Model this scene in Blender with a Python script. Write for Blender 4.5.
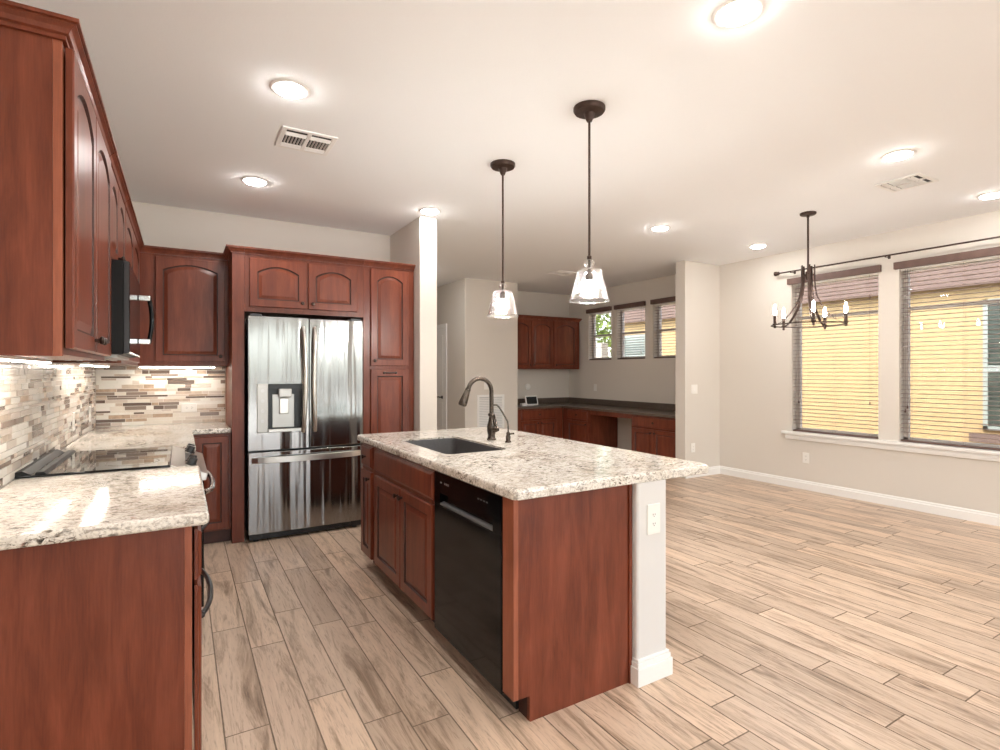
import bpy, bmesh, math, random
from mathutils import Vector, Matrix
random.seed(7)
PI = math.pi
scene = bpy.context.scene
for o in list(bpy.data.objects):
    bpy.data.objects.remove(o)
C = scene.collection

# ------------------------------------------------------------------ camera, sky, sun, exposure
cam_data = bpy.data.cameras.new('camera')
cam = bpy.data.objects.new('camera', cam_data)
C.objects.link(cam)
cam.location = (0, 0, 1.35)
YAW = math.atan((500 - 181) / 538.8)
cam.rotation_euler = (PI / 2, 0, -YAW)
cam_data.sensor_width = 36
cam_data.lens = 36 * 538.8 / 1000
cam_data.shift_y = -0.003
cam_data.clip_start = 0.02
scene.camera = cam
scene.view_settings.view_transform = 'Standard'
scene.view_settings.look = 'None'
scene.view_settings.gamma = 1
scene.view_settings.use_curve_mapping = False
scene.view_settings.exposure = 0.54
scene.cycles.max_bounces = 10
scene.cycles.diffuse_bounces = 6
scene.cycles.glossy_bounces = 4
scene.cycles.transparent_max_bounces = 24
scene.cycles.caustics_reflective = False
scene.cycles.caustics_refractive = False
scene.cycles.sample_clamp_indirect = 6
scene.cycles.use_denoising = True

world = bpy.data.worlds.new('world')
scene.world = world
world.use_nodes = True
wn = world.node_tree
bg = wn.nodes['Background']
sky = wn.nodes.new('ShaderNodeTexSky')
sky.sky_type = 'NISHITA'
sky.sun_disc = False
sky.sun_elevation = math.radians(58)
sky.sun_rotation = math.radians(-90)
sky.dust_density = 2.5
hs = wn.nodes.new('ShaderNodeHueSaturation')
hs.inputs['Saturation'].default_value = 0.45
wn.links.new(sky.outputs[0], hs.inputs['Color'])
wn.links.new(hs.outputs[0], bg.inputs[0])
bg.inputs[1].default_value = 1.2

sun_d = bpy.data.lights.new('sun', 'SUN')
sun_d.energy = 1.8
sun_d.color = (1, 0.95, 0.86)
sun_d.angle = math.radians(3)
sun = bpy.data.objects.new('sun', sun_d)
C.objects.link(sun)
sun.rotation_euler = (0, math.radians(-32), math.radians(8))   # shines from -x, down onto the neighbour's wall

LAMP_L = 110.0      # radiance of the recessed lamps

# ------------------------------------------------------------------ materials
def new_mat(name):
    m = bpy.data.materials.new(name)
    m.use_nodes = True
    nt = m.node_tree
    b = nt.nodes['Principled BSDF']
    return m, nt, b

def plain(name, col, rough=0.5, metal=0.0, spec=0.5, coat=0.0, noise=0.0, nscale=20.0, bump=0.0, emis=None, es=0.0):
    m, nt, b = new_mat(name)
    b.inputs['Base Color'].default_value = (*col, 1)
    b.inputs['Roughness'].default_value = rough
    b.inputs['Metallic'].default_value = metal
    b.inputs['Specular IOR Level'].default_value = spec
    if coat:
        b.inputs['Coat Weight'].default_value = coat
        b.inputs['Coat Roughness'].default_value = 0.12
    if emis:
        b.inputs['Emission Color'].default_value = (*emis, 1)
        b.inputs['Emission Strength'].default_value = es
    if noise or bump:
        tc = nt.nodes.new('ShaderNodeTexCoord')
        n = nt.nodes.new('ShaderNodeTexNoise')
        n.inputs['Scale'].default_value = nscale
        n.inputs['Detail'].default_value = 4
        nt.links.new(tc.outputs['Object'], n.inputs['Vector'])
        if noise:
            r = nt.nodes.new('ShaderNodeValToRGB')
            r.color_ramp.elements[0].position = 0.3
            r.color_ramp.elements[1].position = 0.7
            r.color_ramp.elements[0].color = (*[c * (1 - noise) for c in col], 1)
            r.color_ramp.elements[1].color = (*[min(1, c * (1 + noise)) for c in col], 1)
            nt.links.new(n.outputs['Fac'], r.inputs[0])
            nt.links.new(r.outputs[0], b.inputs['Base Color'])
        if bump:
            bp = nt.nodes.new('ShaderNodeBump')
            bp.inputs['Strength'].default_value = bump
            bp.inputs['Distance'].default_value = 0.004
            nt.links.new(n.outputs['Fac'], bp.inputs['Height'])
            nt.links.new(bp.outputs[0], b.inputs['Normal'])
    return m

def ramp(nt, stops):
    r = nt.nodes.new('ShaderNodeValToRGB')
    e = r.color_ramp.elements
    while len(e) < len(stops):
        e.new(0.5)
    for i, (p, c) in enumerate(stops):
        e[i].position = p
        e[i].color = (*c, 1)
    return r

def noise_node(nt, vec, scale, detail=4, rough=0.55, dist=0.0):
    n = nt.nodes.new('ShaderNodeTexNoise')
    n.inputs['Scale'].default_value = scale
    n.inputs['Detail'].default_value = detail
    n.inputs['Roughness'].default_value = rough
    n.inputs['Distortion'].default_value = dist
    nt.links.new(vec, n.inputs['Vector'])
    return n

def mapped(nt, scale, src='Object'):
    tc = nt.nodes.new('ShaderNodeTexCoord')
    mp = nt.nodes.new('ShaderNodeMapping')
    mp.inputs['Scale'].default_value = scale
    nt.links.new(tc.outputs[src], mp.inputs['Vector'])
    return mp.outputs[0]

def mixc(nt, fac, a, b, mode='MIX'):
    m = nt.nodes.new('ShaderNodeMix')
    m.data_type = 'RGBA'
    m.blend_type = mode
    for s, v in ((0, fac), (6, a), (7, b)):
        if isinstance(v, (int, float)):
            m.inputs[s].default_value = v
        elif isinstance(v, tuple):
            m.inputs[s].default_value = (*v, 1)
        else:
            nt.links.new(v, m.inputs[s])
    return m.outputs[2]

def wood_mat(name, dark, mid, light, rough=0.3):
    m, nt, b = new_mat(name)
    v = mapped(nt, (9, 9, 1.1))
    n1 = noise_node(nt, v, 2.2, 6, 0.6, 0.6)
    r = ramp(nt, [(0.28, dark), (0.5, mid), (0.74, light)])
    nt.links.new(n1.outputs['Fac'], r.inputs[0])
    v2 = mapped(nt, (70, 70, 4))
    n2 = noise_node(nt, v2, 3, 3)
    r2 = ramp(nt, [(0.3, (0.8, 0.8, 0.8)), (0.7, (1.08, 1.08, 1.08))])
    nt.links.new(n2.outputs['Fac'], r2.inputs[0])
    out = mixc(nt, 0.8, r.outputs[0], r2.outputs[0], 'MULTIPLY')
    v3 = mapped(nt, (1.6, 1.6, 0.9))
    n3 = noise_node(nt, v3, 2.3, 2)
    r3 = ramp(nt, [(0.35, (0.82, 0.8, 0.78)), (0.65, (1.1, 1.1, 1.1))])
    nt.links.new(n3.outputs['Fac'], r3.inputs[0])
    out = mixc(nt, 0.9, out, r3.outputs[0], 'MULTIPLY')
    nt.links.new(out, b.inputs['Base Color'])
    b.inputs['Roughness'].default_value = rough
    b.inputs['Specular IOR Level'].default_value = 0.36
    return m

M = {}
M['wood'] = wood_mat('cherry_wood', (0.120, 0.0265, 0.0125), (0.172, 0.0410, 0.0195), (0.232, 0.061, 0.031), 0.3)
M['wood_edge'] = wood_mat('cherry_wood_edge', (0.26, 0.078, 0.040), (0.32, 0.098, 0.052), (0.37, 0.125, 0.07), 0.38)
M['wood_groove'] = plain('dark_groove', (0.045, 0.014, 0.010), 0.45)  # darker colour for the grooves of the raised panels
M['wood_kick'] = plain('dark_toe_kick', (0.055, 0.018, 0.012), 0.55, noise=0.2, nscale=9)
M['wall'] = plain('wall_paint', (0.68, 0.635, 0.578), 0.9, spec=0.2, bump=0.12, nscale=140)
M['wall_white'] = plain('white_wall_paint', (0.68, 0.665, 0.65), 0.8, spec=0.2)
M['ceiling'] = plain('ceiling_paint', (0.865, 0.875, 0.882), 0.95, spec=0.15, bump=0.1, nscale=110)
M['white'] = plain('white_trim_paint', (0.84, 0.83, 0.81), 0.45)
M['plate'] = plain('white_plastic', (0.84, 0.82, 0.78), 0.35)
M['slot'] = plain('dark_slot', (0.03, 0.03, 0.03), 0.6)
M['black'] = plain('black_plastic', (0.012, 0.012, 0.013), 0.32)
M['cooktop'] = plain('cooktop_glass', (0.004, 0.004, 0.0045), 0.03, spec=0.35)
M['dull_black'] = plain('dull_black', (0.01, 0.01, 0.01), 0.45, spec=0.2)
M['black_gloss'] = plain('black_gloss', (0.004, 0.004, 0.0045), 0.10, spec=0.22)
M['bronze'] = plain('oil_rubbed_bronze', (0.060, 0.036, 0.028), 0.42, metal=0.6, noise=0.25, nscale=40)
M['gunmetal'] = plain('pewter_bronze', (0.085, 0.068, 0.056), 0.26, metal=0.9, noise=0.2, nscale=30)
M['knob'] = plain('dark_bronze_knob', (0.05, 0.034, 0.028), 0.3, metal=0.8)
M['chrome'] = plain('chrome', (0.72, 0.72, 0.73), 0.16, metal=1.0)
M['sink'] = plain('grey_composite', (0.085, 0.080, 0.080), 0.42, noise=0.3, nscale=160)
M['desk_top'] = plain('brown_laminate', (0.105, 0.078, 0.060), 0.33, noise=0.35, nscale=60)
M['blind'] = plain('brown_blind', (0.125, 0.072, 0.058), 0.5, noise=0.15, nscale=16)
M['slat'] = plain('slat_brown', (0.26, 0.19, 0.165), 0.5, noise=0.12, nscale=16)
M['cord'] = plain('blind_cord', (0.22, 0.15, 0.12), 0.8)
M['vinyl'] = plain('window_vinyl', (0.60, 0.56, 0.52), 0.5)
M['grout'] = plain('grout', (0.22, 0.165, 0.12), 0.9, noise=0.15, nscale=30)
M['stucco'] = plain('yellow_stucco', (0.385, 0.275, 0.135), 0.95, noise=0.06, nscale=8, bump=0.4)
M['soffit'] = plain('brown_eave_paint', (0.13, 0.085, 0.068), 0.8)
M['trimgrey'] = plain('grey_house_trim', (0.44, 0.40, 0.36), 0.8)
M['nb_glass'] = plain('green_shaded_glass', (0.04, 0.052, 0.04), 0.4, noise=0.3, nscale=6)
M['nb_frame'] = plain('pale_green_frame', (0.25, 0.28, 0.25), 0.6)
M['bounce_ground'] = plain('pale_bounce_ground', (0.62, 0.58, 0.53), 0.95, noise=0.3, nscale=25)  # outdoor ground, made pale to bounce daylight onto the ceiling
M['fence'] = plain('pale_block_wall', (0.36, 0.33, 0.29), 0.9, noise=0.08, nscale=12)
M['leaf'] = plain('leaf_green', (0.17, 0.24, 0.035), 0.6, noise=0.4, nscale=4)
M['bark'] = plain('bark', (0.12, 0.08, 0.05), 0.9)
M['screen'] = plain('tablet_screen', (0.012, 0.014, 0.013), 0.12)
M['tile_grout'] = plain('pale_tile_grout', (0.80, 0.76, 0.70), 0.85)
M['steel_dark'] = plain('dark_grey_steel', (0.045, 0.045, 0.048), 0.4, metal=0.4)
M['vent_dark'] = plain('painted_duct_shadow', (0.035, 0.035, 0.035), 0.8)
M['print'] = plain('grey_print', (0.55, 0.55, 0.55), 0.5)
M['print_dim'] = plain('dim_print', (0.10, 0.10, 0.10), 0.5)
M['cooktop_ring'] = plain('cooktop_print', (0.10, 0.10, 0.10), 0.2)
M['disp'] = plain('dispenser_silver', (0.50, 0.49, 0.47), 0.35, metal=0.6)

TILES = [
    plain('tile_cream', (0.74, 0.68, 0.60), 0.15), plain('tile_white', (0.82, 0.79, 0.73), 0.12),
    plain('tile_tan', (0.43, 0.31, 0.22), 0.28, noise=0.2, nscale=40), plain('tile_sand', (0.53, 0.43, 0.34), 0.28, noise=0.15, nscale=40),
    plain('tile_taupe', (0.25, 0.19, 0.155), 0.2), plain('tile_umber', (0.13, 0.09, 0.07), 0.14),
    plain('tile_fawn', (0.62, 0.54, 0.47), 0.2),
]

def emission(name, col, s):
    m = bpy.data.materials.new(name)
    m.use_nodes = True
    nt = m.node_tree
    nt.nodes.clear()
    e = nt.nodes.new('ShaderNodeEmission')
    e.inputs[0].default_value = (*col, 1)
    e.inputs[1].default_value = s
    o = nt.nodes.new('ShaderNodeOutputMaterial')
    nt.links.new(e.outputs[0], o.inputs[0])
    return m
M['lamp'] = emission('recessed_lamp_light', (1.0, 0.98, 0.95), LAMP_L)
M['bulb'] = emission('bulb_light', (1.0, 0.97, 0.925), 500.0)
M['candle'] = emission('candle_bulb_light', (1.0, 0.95, 0.885), 130.0)
M['strip'] = emission('under_cabinet_lamp', (1.0, 0.92, 0.81), 22.0)

def glass_mat(name, tint, gloss, rough=0.02, bump=0.0, base=0.06):
    m = bpy.data.materials.new(name)
    m.use_nodes = True
    nt = m.node_tree
    nt.nodes.clear()
    t = nt.nodes.new('ShaderNodeBsdfTransparent')
    t.inputs[0].default_value = (*tint, 1)
    g = nt.nodes.new('ShaderNodeBsdfGlossy')
    g.inputs['Roughness'].default_value = rough
    g.inputs[0].default_value = (1, 1, 1, 1)
    fr = nt.nodes.new('ShaderNodeLayerWeight')
    fr.inputs[0].default_value = gloss
    mx = nt.nodes.new('ShaderNodeMixShader')
    ma = nt.nodes.new('ShaderNodeMath')
    ma.operation = 'ADD'
    ma.use_clamp = True
    ma.inputs[1].default_value = base
    nt.links.new(fr.outputs['Fresnel'], ma.inputs[0])
    nt.links.new(ma.outputs[0], mx.inputs[0])
    nt.links.new(t.outputs[0], mx.inputs[1])
    nt.links.new(g.outputs[0], mx.inputs[2])
    o = nt.nodes.new('ShaderNodeOutputMaterial')
    nt.links.new(mx.outputs[0], o.inputs[0])
    if bump:
        v = mapped(nt, (1, 1, 1))
        n = noise_node(nt, v, 85, 2)
        bp = nt.nodes.new('ShaderNodeBump')
        bp.inputs['Strength'].default_value = bump
        bp.inputs['Distance'].default_value = 0.004
        nt.links.new(n.outputs['Fac'], bp.inputs['Height'])
        nt.links.new(bp.outputs[0], g.inputs['Normal'])
        nt.links.new(bp.outputs[0], fr.inputs['Normal'])
        vo = nt.nodes.new('ShaderNodeTexVoronoi')
        vo.inputs['Scale'].default_value = 95
        nt.links.new(v, vo.inputs['Vector'])
        rv = ramp(nt, [(0.12, (0.55, 0.55, 0.55)), (0.30, (0, 0, 0))])
        nt.links.new(vo.outputs['Distance'], rv.inputs[0])
        ad = nt.nodes.new('ShaderNodeMath'); ad.operation = 'ADD'; ad.use_clamp = True
        nt.links.new(ma.outputs[0], ad.inputs[0]); nt.links.new(rv.outputs[0], ad.inputs[1])
        df = nt.nodes.new('ShaderNodeBsdfDiffuse'); df.inputs[0].default_value = (0.8, 0.79, 0.77, 1)
        m2 = nt.nodes.new('ShaderNodeMixShader'); m2.inputs[0].default_value = 0.03
        nt.links.new(g.outputs[0], m2.inputs[1]); nt.links.new(df.outputs[0], m2.inputs[2])
        nt.links.new(ad.outputs[0], mx.inputs[0]); nt.links.new(m2.outputs[0], mx.inputs[2])
    return m
M['glass'] = glass_mat('window_glass', (0.96, 0.98, 0.97), 0.06, 0.01, 0, 0.02)
M['glass_dimmed'] = glass_mat('dimmed_window_glass', (0.82, 0.825, 0.82), 0.06, 0.01, 0, 0.02)  # tint added to dim the view outside; no screen is modelled
M['shade_glass'] = glass_mat('seeded_glass', (0.97, 0.965, 0.96), 0.26, 0.06, 0.9, 0.03)

# granite
m, nt, b = new_mat('granite'); M['granite'] = m
v = mapped(nt, (1, 1, 1))
n1 = noise_node(nt, v, 5.5, 6, 0.65, 1.2)
r1 = ramp(nt, [(0.30, (0.50, 0.44, 0.37)), (0.43, (0.70, 0.65, 0.58)), (0.60, (0.80, 0.765, 0.71)), (0.8, (0.72, 0.66, 0.58))])
nt.links.new(n1.outputs['Fac'], r1.inputs[0])
vs = mapped(nt, (34, 58, 58))
n2 = noise_node(nt, vs, 1.2, 5, 0.7, 0.8)
r2 = ramp(nt, [(0.36, (0.03, 0.028, 0.026)), (0.43, (0.30, 0.26, 0.22)), (0.50, (1, 1, 1))])
nt.links.new(n2.outputs['Fac'], r2.inputs[0])
n4 = noise_node(nt, v, 4.0, 3, 0.5, 0.5)
r4 = ramp(nt, [(0.38, (0.45, 0.45, 0.45)), (0.60, (1, 1, 1))])
nt.links.new(n4.outputs['Fac'], r4.inputs[0])
o1 = mixc(nt, r4.outputs[0], r1.outputs[0], r2.outputs[0], 'MULTIPLY')
n3 = noise_node(nt, v, 130, 3, 0.6)
r3 = ramp(nt, [(0.35, (0.62, 0.56, 0.50)), (0.5, (1, 1, 1)), (0.7, (1.08, 1.06, 1.02))])
nt.links.new(n3.outputs['Fac'], r3.inputs[0])
o2 = mixc(nt, 0.7, o1, r3.outputs[0], 'MULTIPLY')
n5 = noise_node(nt, v, 22, 2, 0.5, 0.4)
r5 = ramp(nt, [(0.72, (0, 0, 0)), (0.78, (0.5, 0.5, 0.5))])
nt.links.new(n5.outputs['Fac'], r5.inputs[0])
o3 = mixc(nt, r5.outputs[0], o2, (0.30, 0.12, 0.09))
nt.links.new(o3, b.inputs['Base Color'])
b.inputs['Roughness'].default_value = 0.09
b.inputs['Specular IOR Level'].default_value = 0.6

# wood-look plank tile
m, nt, b = new_mat('plank_tile'); M['plank'] = m
at = nt.nodes.new('ShaderNodeAttribute'); at.attribute_name = 'plank'
tc = nt.nodes.new('ShaderNodeTexCoord')
off = nt.nodes.new('ShaderNodeVectorMath'); off.operation = 'SCALE'; off.inputs['Scale'].default_value = 37.0
nt.links.new(at.outputs['Color'], off.inputs[0])
add = nt.nodes.new('ShaderNodeVectorMath'); add.operation = 'ADD'
nt.links.new(tc.outputs['Object'], add.inputs[0]); nt.links.new(off.outputs[0], add.inputs[1])
mp = nt.nodes.new('ShaderNodeMapping'); mp.inputs['Scale'].default_value = (10, 1.15, 1)
nt.links.new(add.outputs[0], mp.inputs['Vector'])
n1 = noise_node(nt, mp.outputs[0], 1.35, 7, 0.68, 1.0)
r1 = ramp(nt, [(0.29, (0.23, 0.155, 0.105)), (0.40, (0.43, 0.315, 0.23)), (0.50, (0.62, 0.475, 0.362)), (0.75, (0.72, 0.57, 0.445))])
nt.links.new(n1.outputs['Fac'], r1.inputs[0])
mp2 = nt.nodes.new('ShaderNodeMapping'); mp2.inputs['Scale'].default_value = (75, 5, 1)
nt.links.new(add.outputs[0], mp2.inputs['Vector'])
n2 = noise_node(nt, mp2.outputs[0], 1.6, 4, 0.65, 1.0)
r2 = ramp(nt, [(0.34, (0.60, 0.55, 0.52)), (0.46, (1, 1, 1)), (0.7, (1.05, 1.05, 1.04))])
nt.links.new(n2.outputs['Fac'], r2.inputs[0])
o1 = mixc(nt, 0.75, r1.outputs[0], r2.outputs[0], 'MULTIPLY')
sx = nt.nodes.new('ShaderNodeSeparateColor'); nt.links.new(at.outputs['Color'], sx.inputs[0])
r3 = ramp(nt, [(0.0, (0.80, 0.78, 0.76)), (0.5, (0.97, 0.96, 0.95)), (1.0, (1.13, 1.10, 1.06))])
nt.links.new(sx.outputs[2], r3.inputs[0])
o2 = mixc(nt, 1.0, o1, r3.outputs[0], 'MULTIPLY')
nt.links.new(o2, b.inputs['Base Color'])
b.inputs['Roughness'].default_value = 0.36
bp = nt.nodes.new('ShaderNodeBump'); bp.inputs['Strength'].default_value = 0.1; bp.inputs['Distance'].default_value = 0.002
nt.links.new(n2.outputs['Fac'], bp.inputs['Height']); nt.links.new(bp.outputs[0], b.inputs['Normal'])

# brushed stainless with slightly wavy sheet
def steel_mat(name, col, rough, wav):
    m, nt, b = new_mat(name)
    b.inputs['Base Color'].default_value = (*col, 1)
    b.inputs['Metallic'].default_value = 1.0
    b.inputs['Roughness'].default_value = rough
    v = mapped(nt, (9.5, 9.5, 0.4))
    n = noise_node(nt, v, 1.0, 2, 0.4)
    bp = nt.nodes.new('ShaderNodeBump')
    bp.inputs['Strength'].default_value = wav
    bp.inputs['Distance'].default_value = 0.03
    nt.links.new(n.outputs['Fac'], bp.inputs['Height'])
    nt.links.new(bp.outputs[0], b.inputs['Normal'])
    return m
M['steel'] = steel_mat('black_stainless', (0.31, 0.305, 0.30), 0.15, 0.7)
M['steel2'] = steel_mat('satin_steel', (0.62, 0.60, 0.57), 0.3, 0.0)

# ------------------------------------------------------------------ mesh helpers
def BM():
    return bmesh.new()

def bx(bm, x0, y0, z0, x1, y1, z1):
    if x0 > x1: x0, x1 = x1, x0
    if y0 > y1: y0, y1 = y1, y0
    if z0 > z1: z0, z1 = z1, z0
    vs = [bm.verts.new(p) for p in ((x0, y0, z0), (x1, y0, z0), (x1, y1, z0), (x0, y1, z0),
                                    (x0, y0, z1), (x1, y0, z1), (x1, y1, z1), (x0, y1, z1))]
    for f in ((3, 2, 1, 0), (4, 5, 6, 7), (0, 1, 5, 4), (1, 2, 6, 5), (2, 3, 7, 6), (3, 0, 4, 7)):
        bm.faces.new([vs[i] for i in f])
    return bm

def prism(bm, pts, axis, a, b):
    """pts: 2D outline; axis 'x','y','z' is the extrusion axis from a to b (outline in the other two, in order)"""
    def P(p, t):
        if axis == 'x': return (t, p[0], p[1])
        if axis == 'y': return (p[0], t, p[1])
        return (p[0], p[1], t)
    A = [bm.verts.new(P(p, a)) for p in pts]
    B = [bm.verts.new(P(p, b)) for p in pts]
    n = len(pts)
    bm.faces.new(A); bm.faces.new(B[::-1])
    for i in range(n):
        j = (i + 1) % n
        bm.faces.new((A[i], B[i], B[j], A[j]))
    return bm

def tube(bm, pts, r, seg=10, cap=True):
    pts = [Vector(p) for p in pts]
    n = len(pts)
    rs = r if isinstance(r, (list, tuple)) else [r] * n
    rings = []
    t0 = (pts[1] - pts[0]).normalized()
    up = Vector((0, 0, 1)) if abs(t0.z) < 0.9 else Vector((1, 0, 0))
    nrm = (up - t0 * up.dot(t0)).normalized()
    for i in range(n):
        if i == 0: t = t0
        elif i == n - 1: t = (pts[i] - pts[i - 1]).normalized()
        else: t = ((pts[i + 1] - pts[i]).normalized() + (pts[i] - pts[i - 1]).normalized()).normalized()
        nrm = (nrm - t * nrm.dot(t)).normalized()
        bn = t.cross(nrm)
        rings.append([bm.verts.new(pts[i] + (nrm * math.cos(a) + bn * math.sin(a)) * rs[i])
                      for a in [2 * PI * k / seg for k in range(seg)]])
    for i in range(n - 1):
        for k in range(seg):
            l = (k + 1) % seg
            bm.faces.new((rings[i][k], rings[i][l], rings[i + 1][l], rings[i + 1][k]))
    if cap:
        bm.faces.new(rings[0][::-1]); bm.faces.new(rings[-1])
    return bm

def lathe(bm, prof, c=(0, 0, 0), seg=24, axis='z', closed=True):
    """prof: (r, t) pairs along the axis"""
    c = Vector(c)
    rings = []
    for r, t in prof:
        if r < 1e-6:
            pts = [Vector((0, 0, t))]
        else:
            pts = [Vector((r * math.cos(2 * PI * k / seg), r * math.sin(2 * PI * k / seg), t)) for k in range(seg)]
        if axis == 'x': pts = [Vector((p.z, p.x, p.y)) for p in pts]
        elif axis == 'y': pts = [Vector((p.x, p.z, p.y)) for p in pts]
        elif axis == '-y': pts = [Vector((p.x, -p.z, p.y)) for p in pts]
        rings.append([bm.verts.new(p + c) for p in pts])
    for a, b in zip(rings, rings[1:]):
        for k in range(seg):
            l = (k + 1) % seg
            if len(a) == 1 and len(b) == 1: continue
            if len(a) == 1: bm.faces.new((a[0], b[l], b[k]))
            elif len(b) == 1: bm.faces.new((a[k], a[l], b[0]))
            else: bm.faces.new((a[k], a[l], b[l], b[k]))
    if closed:
        if len(rings[0]) > 1: bm.faces.new(rings[0][::-1])
        if len(rings[-1]) > 1: bm.faces.new(rings[-1])
    return bm

def obj(name, bm, mat, parent=None, world=False, bev=0.0, smooth=False, seg=2, kind=None):
    """link bm as ONE mesh object; world=True: coordinates are world ones and the root is unrotated"""
    if parent is not None and world:
        r = parent
        while r.parent: r = r.parent
        bmesh.ops.translate(bm, verts=bm.verts, vec=-r.location)
    bmesh.ops.recalc_face_normals(bm, faces=bm.faces)
    me = bpy.data.meshes.new(name)
    if smooth:
        for f in bm.faces: f.smooth = True
    bm.to_mesh(me); bm.free()
    mats = mat if isinstance(mat, list) else [mat]
    for mm in mats: me.materials.append(mm)
    o = bpy.data.objects.new(name, me)
    C.objects.link(o)
    if parent is not None: o.parent = parent
    if bev:
        md = o.modifiers.new('edge', 'BEVEL')
        md.width = bev; md.segments = seg; md.limit_method = 'ANGLE'; md.angle_limit = math.radians(40)
    if smooth:
        md = o.modifiers.new('ws', 'EDGE_SPLIT')
        md.split_angle = math.radians(45)
    if kind: o['kind'] = kind
    return o

def thing(name, label, cat, loc=(0, 0, 0), rot=0.0, group=None):
    o = bpy.data.objects.new(name, None)
    o.empty_display_size = 0.1
    C.objects.link(o)
    o.location = loc; o.rotation_euler = (0, 0, rot)
    o['label'] = label; o['category'] = cat
    if group: o['group'] = group
    return o

def tag(o, label, cat, group=None):
    o['label'] = label; o['category'] = cat
    if group: o['group'] = group
    return o

def struct(name, bm, mat, parent=None, bev=0.0):
    o = obj(name, bm, mat, parent, bev=bev)
    o['kind'] = 'structure'
    return o

def copy_tree(root, loc, label, group=None):
    def cp(o, par):
        c = o.copy(); C.objects.link(c)
        if par: c.parent = par
        for ch in o.children: cp(ch, c)
        return c
    kids = list(root.children)
    r = root.copy(); C.objects.link(r)
    r.location = loc; r['label'] = label
    if group: r['group'] = group
    for ch in kids: cp(ch, r)
    return r

# ------------------------------------------------------------------ room shell
XL, XR, YB, CZ, YR = -0.60, 6.17, 5.40, 2.767, -3.8

# floor planks (6 x 36 in, running along y), one mesh
PW, PL = 0.1545, 0.928
known = {0: 2.228, 1: 1.954, 2: 2.307, 3: 2.044, 4: 1.933, 5: 2.235, 6: 1.806, 10: 1.266, 11: 1.435, 12: 1.714, 13: 1.523,
         14: 1.015, 15: 1.38, 16: 1.161, 17: 0.929, 18: 1.061, 19: 1.615, 23: 1.161}
bm = BM()
cl = bm.loops.layers.float_color.new('plank')
G = 0.0028
rr = random.Random(3)
for k in range(-5, 41):
    x0 = 0.139 + PW * k; x1 = x0 + PW
    if x1 < XL - 0.02 or x0 > XR: continue
    y = known.get(k, 1.0 + rr.random() * PL) - PL * 8
    while y < 10.3:
        y1 = y + PL
        if y1 > YR:
            ya, yb = max(y, YR), min(y1, 10.3)
            vs = [bm.verts.new(p) for p in ((x0 + G, ya + G, 0), (x1 - G, ya + G, 0), (x1 - G, yb - G, 0), (x0 + G, yb - G, 0))]
            f = bm.faces.new(vs)
            c = (rr.random(), rr.random(), rr.random(), 1)
            for l in f.loops: l[cl] = c
        y = y1
for f in bm.faces: f.material_index = 0
bx(bm, XL - 0.2, YR - 0.2, -0.12, XR + 0.2, 10.4, -0.0016)
for f in bm.faces:
    if any(v.co.z < -0.0005 for v in f.verts): f.material_index = 1
struct('floor', bm, [M['plank'], M['grout']])

struct('ceiling', bx(BM(), XL - 0.2, YR - 0.2, CZ, XR + 0.2, 10.4, CZ + 0.12), M['ceiling'])
struct('wall_left', bx(BM(), XL - 0.15, YR - 0.15, 0, XL, YB + 0.12, CZ), M['wall'])
struct('wall_back', bx(BM(), XL, YB, 0, 1.87, YB + 0.12, CZ), M['wall'])
struct('wall_pantry', bx(BM(), 1.87, 4.59, 0, 2.04, 10.2, CZ), M['wall'], bev=0.004)
struct('wall_hall', bx(BM(), 3.68, 7.25, 0, 4.62, 10.2, CZ), M['wall'], bev=0.004)
struct('wall_hall_end', bx(BM(), 2.04, 10.2, 0, 3.68, 10.32, CZ), M['wall'])
struct('wall_desk', bx(BM(), 4.62, 7.92, 0, XR, 8.04, CZ), M['wall'])
struct('wall_divider', bx(BM(), 5.50, 4.68, 0, XR, 4.84, CZ), M['wall'], bev=0.006)

def wall_x(name, xa, xb, y0, y1, openings):
    bm = BM()
    ys = sorted({y0, y1, *[o[0] for o in openings], *[o[1] for o in openings]})
    for a, b in zip(ys, ys[1:]):
        segs = sorted([(o[2], o[3]) for o in openings if o[0] <= a + 1e-6 and o[1] >= b - 1e-6])
        z = 0
        for s0, s1 in segs:
            if s0 > z: bx(bm, xa, a, z, xb, b, s0)
            z = s1
        if z < CZ: bx(bm, xa, a, z, xb, b, CZ)
    return struct(name, bm, M['wall'])

WIN_BIG = [(2.785, 3.70), (0.90, 2.60)]
WIN_SM = [(6.78, 7.37), (6.02, 6.66), (5.27, 5.86)]
ops = [(a, b, 0.65, 2.40) for a, b in WIN_BIG] + [(a, b, 1.555, 2.40) for a, b in WIN_SM]
wall_x('wall_right', XR, XR + 0.17, YR, 8.04, ops)

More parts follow.
